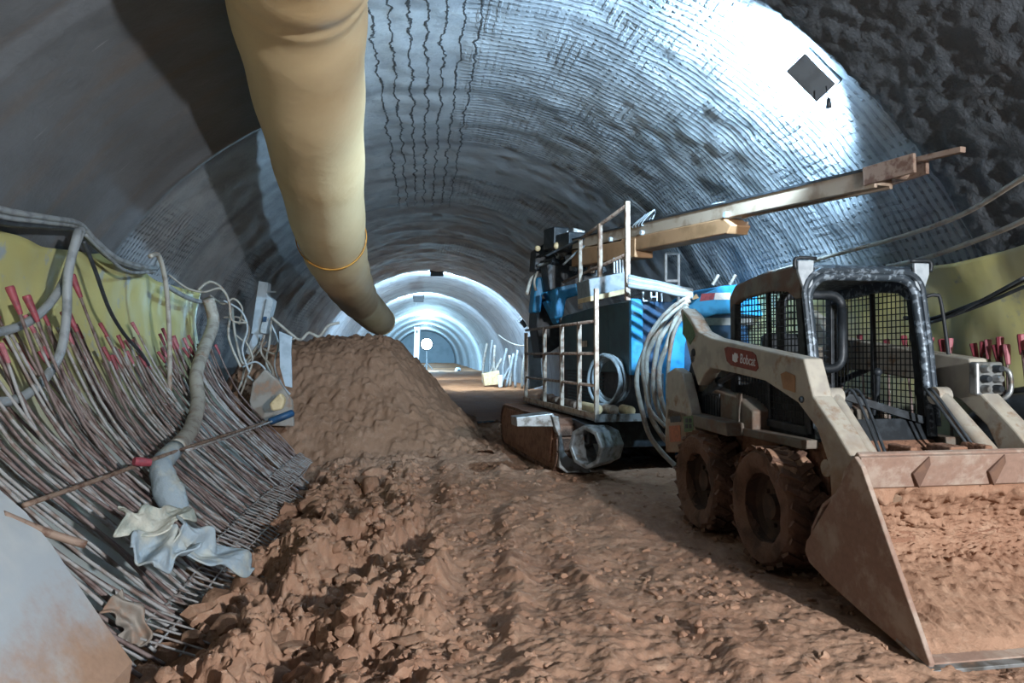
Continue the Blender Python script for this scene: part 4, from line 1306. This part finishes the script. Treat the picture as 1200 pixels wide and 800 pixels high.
# deck
rb((-.02, -.02, .665), (.62, 3.4, .71), 'deck', M['steel'], .006)
rb((-.03, -.03, .70), (-.01, 3.4, .76), 'toe_board', M['rail'], 0)
rb((-.03, -.03, .66), (.60, -.005, .75), 'deck_edge', M['steel'], 0)
# lower railing
posts = [(0, 2.22), (.62, 1.86), (1.35, 1.85), (2.2, 1.84), (3.3, 1.80)]
for i, (y, z) in enumerate(posts):
    MB().bar((.0, y, .70), (.0, y, z), .05, .05).build('railing_post', M['rail'], rig, bevel=.004)
for zz in (1.84, 1.46, 1.08):
    MB().tube([(.0, 0, zz), (.0, 3.3, zz)], .020, 8).build('railing_bar', M['rust'], rig, True)
# engine housing and what is under it
hs = MB(); hs.prism([V((.50, y, z)) for y, z in ((.12, 1.22), (.12, 2.1), (1.6, 2.1), (2.9, 2.05), (3.1, 1.9), (3.1, 1.2))], (.12, 0, 0))
hs.build('housing_side', M['teal'], rig, bevel=.01)
rb((.62, .12, 1.22), (2.05, 3.1, 2.09), 'engine_housing', M['dblue'])
MB().box((.478, .09, 1.2), (.63, .17, 2.12)).build('corner_panel', M['blue'], rig, bevel=.008)
rb((.60, .0, .70), (2.0, 3.2, 1.22), 'lower_body', M['black'])
mb = MB()
mb.box((.497, .9, 1.26), (.5, 1.4, 1.9)); 
for k in range(9): mb.box((.585, 1.35, .76 + k * .05), (.60, 2.9, .785 + k * .05))
mb.build('louvres', M['teal'], rig)
MB().prism([RX(u, v, .495) for u, v in ((679, 400), (688, 399), (688, 406), (679, 407))], (-.004, 0, 0)).build('name_plate', M['rail'], rig)
# pale letters standing on the front top edge
tcu = bpy.data.curves.new('top_letters', 'FONT'); tcu.body = 'LHI'; tcu.size = .2; tcu.extrude = .012; tcu.space_character = 1.35
to = bpy.data.objects.new('tl', tcu); COL.objects.link(to); bpy.context.view_layer.update()
tm = bpy.data.meshes.new_from_object(to.evaluated_get(bpy.context.evaluated_depsgraph_get())); bpy.data.objects.remove(to); tm.name = 'top_letters'
a0 = RY(752, 353, .05); a1 = RY(776, 352, .05); xw = max(v.co.x for v in tm.vertices); hw = max(v.co.y for v in tm.vertices)
for v in tm.vertices: v.co = V((a0.x + (a1.x - a0.x) * v.co.x / xw, .05 + v.co.z, a0.z + .115 * v.co.y / hw))
link('top_letters', tm, M['white'], rig)
# curved blue hood on the right front
hp = [(783, 480), (783, 430), (786, 402), (794, 380), (806, 360), (824, 344), (845, 335), (866, 333), (890, 336), (915, 344), (915, 374), (890, 370), (862, 367), (840, 368), (820, 374), (808, 386), (803, 404), (801, 480)]
mb = MB(); mb.prism([RY(u, v, -.12) for u, v in hp], (0, .75, 0)); hood = mb.build('hood', M['blue'], rig, bevel=.012)
MB().prism([RY(u, v, -.125) for u, v in ((822, 344), (838, 343), (836, 351), (820, 353))], (0, -.003, 0)).build('red_marking', M['red'], hood)
MB().prism([RY(u, v, -.125) for u, v in ((838, 343), (856, 343), (856, 351), (837, 351))], (0, -.003, 0)).build('white_marking', M['white'], hood)
MB().prism([RY(u, v, -.125) for u, v in ((809, 346), (812, 348), (816, 344), (819, 349), (812, 351), (808, 349))], (0, -.003, 0)).build('pale_mark', M['cream'], hood)
MB().prism([RY(u, v, .1) for u, v in ((805, 372), (915, 372), (915, 381), (808, 381))], (0, .2, 0)).build('hood_beam', M['lgrey'], rig, bevel=.01)
MB().prism([RY(u, v, .3) for u, v in ((803, 378), (960, 372), (960, 540), (803, 540))], (0, .3, 0)).build('front_body', M['dblue'], rig, bevel=.02)
for u in (835, 855):
    MB().tube([RY(u, 334, .1), RY(u + 7, 322, .1)], .02, 6).build('hood_pin', M['hosew'], rig)
# upper railing
for (u, v0, v1, d) in ((735, 236, 352, 8.35), (703, 262, 352, 9.2), (680, 280, 362, 10.1), (658, 294, 378, 11.4)):
    a = R_(u, v0, d); b = R_(u, v1, d); b.x, b.y = a.x, a.y
    MB().bar(b, a, .055, .055).build('railing_post', M['rail'], rig, bevel=.004)
for (a, b) in (((734, 241, 8.35), (657, 297, 11.4)), ((735, 298, 8.35), (657, 332, 11.4))):
    MB().tube([R_(*a), R_(*b)], .024, 8).build('railing_bar', M['rust'], rig, True)
# white tray on the top of the housing
MB().prism([R_(u, v, 9.0) for u, v in ((690, 327), (734, 318), (736, 338), (692, 348))], (0, .5, 0)).build('tray', M['tray'], rig, bevel=.01)
MB().prism([R_(u, v, 8.9) for u, v in ((692, 347), (738, 337), (738, 343), (692, 353))], (0, .5, 0)).build('tray_board', M['cream'], rig, bevel=.005)
for k in range(4):
    MB().tube([R_(720 + k * 3.4, 320, 9.0), R_(719.5 + k * 3.4, 302, 9.0)], .012, 6).build('tray_rod', M['lgrey'], rig)
# pale frame standing on the rig behind the hood
mb = MB(); d = 8.6
q = [R_(u, v, d) for u, v in ((780, 297), (795, 297), (795, 329), (780, 329))]
for i in range(4): mb.bar(q[i], q[(i + 1) % 4], .03, .03, (0, 1, 0))
mb.bar(q[2], q[2] + V((0, 0, -.35)), .03, .03, (0, 1, 0))
mb.build('sign_frame', M['lgrey'], rig)
# ---- boom and feed beam
A = R_(652, 292, 11.3); B = R_(1036, 209, 5.3)
dirv = (B - A).normalized(); Ln = (B - A).length; upv = V((0, 0, 1))
side = dirv.cross(upv).normalized(); upb = side.cross(dirv)
def at(s, a=0, b=0): return A + dirv * (s * Ln) + side * a + upb * b
mb = MB()
for a in (-.075, .075): mb.bar(at(.12, a, .0), at(1.0, a, .0), .03, .15, upb)
mb.bar(at(.12, 0, -.03), at(1.0, 0, -.03), .15, .05, upb)
fb = mb.build('feed_beam', M['beam'], rig, bevel=.006)
mb = MB(); mb.bar(at(.12, -.09, .075), at(1.0, -.09, .075), .025, .02, upb); mb.bar(at(.12, .09, .075), at(1.0, .09, .075), .025, .02, upb); mb.build('guide_rail', M['black'], fb)
mb = MB()
mb.bar(at(.985, -.1, .02), at(1.05, -.06, .05), .03, .14, upb); mb.bar(at(.985, .1, .02), at(1.05, .06, .05), .03, .14, upb)
mb.bar(at(1.0, 0, .08), at(1.10, 0, .08), .05, .04, upb); mb.lathe([(0, -.08), (.05, -.08), (.05, .08), (0, .08)], at(1.02, 0, .02), side, 14)
mb.build('beam_end', M['rust'], fb, bevel=.005)
mb = MB()
mb.bar(at(.14, 0, -.22), at(.44, 0, -.22), .26, .24, upb); o = mb.build('boom_cradle', M['cradle'], rig, bevel=.015)
mb = MB()
q0, q1 = .38, .735
mb.prism([at(q0, -.12, -.08), at(q1 - .02, -.12, -.08), at(q1, -.12, -.16), at(q1 - .01, -.12, -.24), at(q0, -.12, -.26)], side * .24)
mb.build('cradle_nose', M['cradle'], o, bevel=.012)
MB().bar(at(.60, -.125, -.15), at(.725, -.125, -.17), .02, .13, upb).build('nose_plate', M['beam'], o)
mb = MB()
for s in (.72, .46, .33): mb.lathe([(.0, -.13), (.03, -.13), (.03, .13), (0, .13)], at(s, 0, -.05), side, 10)
mb.build('clamp_pin', M['lgrey'], fb)
# rock drill carriage, drum, boom head
mb = MB(); mb.bar(at(.02, 0, .06), at(.13, 0, .06), .30, .26, upb); mb.bar(at(-.02, .05, .15), at(.05, .05, .15), .26, .34, upb); mb.build('drill_carriage', M['black'], rig, bevel=.02)
c = R_(694, 297, 10.2); mb = MB(); mb.lathe([(0, -.17), (.10, -.17), (.15, -.12), (.155, .10), (.11, .17), (0, .17)], c, dirv, 18); mb.build('feed_motor', M['cream'], rig, 'angle')
MB().prism([R_(u, v, 10.1) for u, v in ((690, 318), (694, 304), (700, 305), (696, 320))], (0, .1, 0)).build('motor_bracket', M['rail'], rig)
for px, d, mt in ((((658, 290), (664, 270), (670, 268), (672, 284), (664, 300)), 11.0, 'steel'), (((671, 266), (687, 270), (680, 285), (672, 285)), 10.8, 'steel'), (((628, 292), (640, 284), (652, 300), (648, 318), (626, 316)), 11.8, 'black'), (((640, 310), (700, 292), (712, 318), (690, 330), (644, 340)), 11.2, 'black')):
    MB().prism([R_(u, v, d) for u, v in px], (0, .35, 0)).build('boom_bracket', M[mt], rig, bevel=.015)
MB().sphere(R_(653, 288, 10.9), .06, 6).build('boom_lamp', M['cream'], rig, True)
MB().sphere(R_(630, 291, 11.5), .05, 6).build('boom_lamp', M['cream'], rig, True)
# blue boom arm pieces
for px, d in ((((629, 325), (640, 324), (648, 334), (652, 350), (646, 352), (640, 342), (636, 345), (634, 366), (624, 366), (626, 345)), 11.6), (((650, 334), (676, 330), (680, 345), (664, 350), (660, 372), (650, 374)), 11.2), (((640, 352), (650, 352), (662, 376), (654, 380)), 11.4)):
    MB().prism([R_(u, v, d) for u, v in px], (0, .3, 0)).build('boom_arm', M['blue'], rig, bevel=.03)
MB().prism([R_(u, v, 11.9) for u, v in ((630, 350), (660, 350), (664, 400), (634, 420), (628, 380))], (0, .5, 0)).build('boom_base', M['black'], rig, bevel=.02)
mb = MB(); mb.tube([R_(628, 322, 11.5), R_(622, 328, 11.5), R_(617, 345, 11.5)], .03, 8, 4); mb.build('boom_hose', M['hosew'], rig, True)
mb = MB(); mb.tube([R_(630, 318, 11.4), R_(626, 330, 11.4), R_(628, 340, 11.5)], .02, 8, 4); mb.build('boom_hose', M['hosew'], rig, True)
for k, (l, r) in enumerate((([(640, 300), (660, 290), (690, 278), (720, 276), (750, 272)], .018), ([(660, 310), (690, 285), (730, 275), (770, 262)], .016), ([(700, 285), (720, 300), (730, 282), (752, 276)], .014))):
    MB().tube([R_(u, v, 10.6 - (u - 640) * .011) for u, v in l], r, 8, 6).build('boom_hose', M['hosed'] if k != 1 else M['hose'], rig, True)
# hydraulic clutter round the boom head
random.seed(21)
for k in range(14):
    u0 = rnd(625, 700); v0 = 282 + (700 - u0) * .18 + rnd(-8, 22); d0 = 11.9 - (u0 - 620) * .016
    p0 = R_(u0, v0, d0); p1 = R_(u0 + rnd(8, 26), v0 + rnd(-12, 10), d0 - .2); p2 = R_(u0 + rnd(4, 30), v0 + rnd(10, 34), d0 - .15)
    MB().tube([p0, p1, (p1 + p2) / 2 + V((0, -.06, 0)), p2], rnd(.014, .028), 7, 5).build('boom_hose', M['hosed'] if rnd(0, 1) < .7 else M['hose'], rig, True)
for k in range(7):
    u0 = rnd(632, 690); v0 = 288 + (690 - u0) * .22 + rnd(-4, 24); d0 = 11.5 - (u0 - 630) * .014
    p0 = R_(u0, v0, d0); s = rnd(.05, .11)
    m = Matrix.Translation(p0) @ Matrix.Rotation(rnd(-.6, .6), 4, 'Y') @ Matrix.Rotation(rnd(-.5, .5), 4, 'X')
    mb = MB(); mb.box((-s, -s, -s * .7), (s, s, s * .7), m); mb.lathe([(0, .0), (s * .4, 0), (s * .4, -s * 1.6), (0, -s * 1.6)], p0, (.2, 1, .1), 10)
    mb.build('valve_block', M[['steel', 'black', 'rust', 'black'][k % 4]], rig, bevel=.01)
# pale cord tied on the beam
for k in range(4):
    s0 = .40 + .012 * k
    MB().tube([at(s0, -.08, .06), at(s0 + .01, -.11, .14 + .02 * k), at(s0 + .03, -.04, .20), at(s0 + .05, .06, .15 + .015 * k), at(s0 + .02, .10, .04), at(s0 + .07, -.10, .10)], .010, 6, 5).build('tied_cord', M['lgrey'], fb, True)
MB().tube([at(.60, -.11, .02), at(.625, -.10, .10), at(.66, -.02, .12), at(.70, -.08, .10), at(.72, -.12, .0)], .012, 6, 5).build('tied_cord', M['lgrey'], fb, True)
# short pipes lying on the deck
for k, (y0, y1, x, mt) in enumerate(((.35, 1.0, .15, 'cream'), (.2, .7, .30, 'rail'), (1.1, 1.9, .14, 'rust'), (2.0, 2.9, .16, 'rust'), (.05, .35, .45, 'cream'))):
    a = RM @ V((x, y0, .775)); b = RM @ V((x + .02, y1, .775))
    mb = MB(); mb.tube([a, b], .06, 14); o = mb.build('short_pipe', M[mt], None, 'angle', origin=a)
    tag(o, ['cream pipe end lying on the rig deck beside the near railing post', 'pale pipe lying behind the cream one on the rig deck', 'rusty pipe lying midway along the rig deck', 'rusty pipe lying at the far end of the rig deck', 'short cream pipe stub at the front edge of the rig deck'][k], 'pipe')
# hose coil hung at the side of the rig
c = RM @ V((.36, .55, 1.13))
mb = MB()
nn = V((RM.to_3x3() @ V((1, .45, 0)))).normalized(); e1 = V((0, 0, 1)); e2 = nn.cross(e1).normalized()
pts = []
for k in range(6 * 24):
    a = 2 * math.pi * k / 24; tn = k / 24
    r = .27 + .018 * math.sin(tn * 2.4) + .012 * math.sin(a * 2 + tn)
    pts.append(c + e1 * r * 1.08 * math.cos(a) + e2 * r * math.sin(a) + nn * (-.10 + .036 * tn + .01 * math.sin(tn * 5)))
mb.tube(pts, .021, 8)
o = mb.build('hose_coil', M['hose'], None, True, origin=c); tag(o, 'coil of grey hose hanging behind the railing of the drill rig', 'hose coil')
# big pale hoses looping down from the hood
hl = [[(808, 348), (788, 362), (768, 384), (754, 412), (748, 445), (752, 480), (762, 510), (776, 530), (792, 545)],
      [(808, 352), (788, 368), (770, 392), (760, 420), (758, 452), (764, 486), (776, 512), (794, 528)],
      [(806, 356), (790, 372), (776, 396), (767, 424), (766, 455), (772, 484), (786, 505)],
      [(806, 360), (792, 376), (780, 402), (775, 430), (776, 462), (784, 488)],
      [(804, 366), (792, 384), (786, 410), (783, 440), (784, 470), (790, 490)],
      [(802, 350), (778, 370), (760, 396), (752, 425), (754, 455), (764, 480), (780, 500)]]
for k, l in enumerate(hl):
    d0 = 7.55 - .07 * k
    l = [(u + rnd(-2.5, 2.5) * (i > 0), v) for i, (u, v) in enumerate(l)]
    cable('looped_hose', [P(u, v, d0 + rnd(-.06, .06)) for u, v in l], .027 if k < 4 else .021, M['hosew'], ['outermost pale hose', 'second outermost pale hose', 'middle pale hose', 'fourth pale hose from the outside', 'innermost pale hose', 'slim pale hose crossing the others'][k] + ' in the loop hanging from the blue hood', 'hose', 'hoses looping from the blue hood')
for k in range(5):
    l = [(736, 323 + k * 3), (752, 327 + k * 2.6), (772, 331 + k * 2.3), (792, 336 + k * 2.2), (812, 340 + k * 2)]
    cable('top_hose', [P(u, v, 8.15 - .1 * k - .002 * (u - 736)) for u, v in l], .022, M['hosew'] if k % 2 else M['tray'], ['topmost', 'second', 'third', 'fourth', 'lowest'][k] + ' pale hose of the bunch lying across the rig top to the hood', 'hose', 'hoses across the rig top')
# ------------------------------------------------------------------ light
def spot(name, loc, to, power, col, size=120, blend=.6, rad=.12, parent=None):
    l = bpy.data.lights.new(name, 'SPOT'); l.energy = power; l.color = col; l.spot_size = math.radians(size); l.spot_blend = blend; l.shadow_soft_size = rad
    o = bpy.data.objects.new(name, l); COL.objects.link(o); o.location = loc
    o.rotation_euler = (V(to) - V(loc)).to_track_quat('-Z', 'Y').to_euler()
    return o


def emis(name, col, s):
    m, nt, bs = new_mat(name)
    bs.inputs['Base Color'].default_value = (*col, 1); bs.inputs['Emission Color'].default_value = (*col, 1); bs.inputs['Emission Strength'].default_value = s
    return m


COOL = (.53, .78, 1.0)
M['lens'] = emis('lamp_lens', COOL, 30)
M['lamp'] = mk('lamp_housing', C('3c444a'), C('333a40'), .5, scale=10, bump=.1)


def floodlight(c, aim, w, h, d, roll, label, power, size=150, rad=.1, fins=True, light_aim=None):
    """housing seen from behind; the lens is on the far face"""
    c = V(c); z = (V(aim) - c).normalized()
    x = V((0, 0, 1)).cross(z).normalized(); y = z.cross(x)
    R = Matrix((x, y, z)).transposed().to_4x4() @ Matrix.Rotation(roll, 4, 'Z')
    m = Matrix.Translation(c) @ R
    t = empty('floodlight', c, label, 'floodlight', 'floodlights on the tunnel roof')
    mb = MB(); mb.box((-w / 2, -h / 2, -d / 2), (w / 2, h / 2, d / 2), m)
    if fins:
        for k in range(9):
            xx = -w * .4 + k * w * .1
            mb.box((xx - .004, -h * .42, -d / 2 - .02), (xx + .004, h * .42, -d / 2), m)
    mb.build('housing', M['lamp'], t, origin=c, bevel=.006)
    mb = MB(); mb.box((-w * .44, -h * .42, d / 2), (w * .44, h * .42, d / 2 + .006), m); mb.build('lens', M['lens'], t, origin=c)
    mb = MB()
    for q in (-1, 1): mb.bar(m @ V((q * w * .53, 0, 0)), m @ V((q * w * .53, h * .75, d * .8)), .03, .008)
    mb.bar(m @ V((-w * .53, h * .75, d * .8)), m @ V((w * .53, h * .75, d * .8)), .03, .008)
    mb.build('bracket', M['lamp'], t, origin=c)
    s = spot('lamp_or_fill_light', c + z * (d / 2 + .03), (c + z * 3) if light_aim is None else c + V(light_aim) * 3, power, COOL, size, .5, rad)
    return t


# near lamp on the right shoulder, back turned to the camera
c = P(950, 91, 5.3)
floodlight(c, c + ray(950, 91), .33, .175, .07, math.radians(50), 'large black floodlight high on the right shoulder of the vault', 2500, 170, .09, False, (.02, .9, .48))
for (u, v, d, ax, w, rl, lb, pw) in ((512, 319, 27.6, (0, 1, -.05), .5, 0, 'small black floodlight at the crown of the nearer bright ring', 6500),
                                 (617, 376, 27.8, (-.2, 1, 0), .5, -.7, 'small black floodlight low on the right side of the bright ring', 1300),
                                 (490.5, 350, 38.5, (0, 1, -.05), .55, 0, 'tiny black floodlight at the crown of the farther blue ring', 4000)):
    c = P(u, v, d); floodlight(c, c + V(ax), w, w * .62, .1, rl, lb, pw, 165, .1, False)
# bright lamp facing the camera far down the tunnel
c = P(500, 403, 66)
t = empty('tunnel_lamp', c, 'round glaring work lamp facing the camera far down the tunnel', 'lamp')
MB().lathe([(0, 0), (.55, 0), (.62, .05), (.62, .3), (.3, .45), (0, .45)], c, (0, 1, 0), 24).build('lamp_body', M['lamp'], t, True, origin=c)
MB().lathe([(0, -.02), (.52, -.02), (.52, .0)], c, (0, 1, 0), 24).build('lens', M['lens'], t, origin=c)
b = PY(500, 440, c.y)
mb = MB(); mb.tube([(c.x, c.y + .2, c.z - .5), (c.x, c.y + .2, 0)], .06, 8)
for a in range(3): mb.tube([(c.x, c.y + .2, .7), (c.x + .6 * math.cos(a * 2.1), c.y + .2 + .6 * math.sin(a * 2.1), 0)], .04, 6)
mb.build('stand', M['grey'], t, origin=c)
spot('lamp_or_fill_light', c + V((0, -.1, 0)), c + V((0, -10, -.3)), 2500, (.40, .74, 1), 150, .5, .4)
spot('lamp_or_fill_light', P(495, 405, 58), P(495, 400, 80), 4000, (.40, .74, 1), 160, .5, .4)  # added fill with no fixture, aimed down the dim far tunnel
for yy_ in (72, 88, 106):  # unseen point fills added to light the farthest walls blue
    l = bpy.data.lights.new('far_fill_light', 'POINT'); l.energy = 1500; l.color = (.40, .74, 1); l.shadow_soft_size = .3
    o = bpy.data.objects.new('far_fill_light', l); COL.objects.link(o); o.location = (.4, yy_, 3.6)
# work lamp behind the camera on the right, lighting the foreground
spot('work_lamp', (3.35, -3.0, 2.45), (.55, 5.2, .8), 3600, (.95, .975, 1), 112, .5, .10)
w = bpy.data.worlds.new('world'); SC.world = w; w.use_nodes = True
w.node_tree.nodes['Background'].inputs[0].default_value = (.55, .7, .9, 1); w.node_tree.nodes['Background'].inputs[1].default_value = .015
SC.view_settings.view_transform = 'Standard'; SC.view_settings.look = 'None'; SC.view_settings.gamma = 1; SC.view_settings.exposure = 0
SC.view_settings.use_curve_mapping = False
SC.cycles.max_bounces = 6
SC.cycles.use_denoising = True
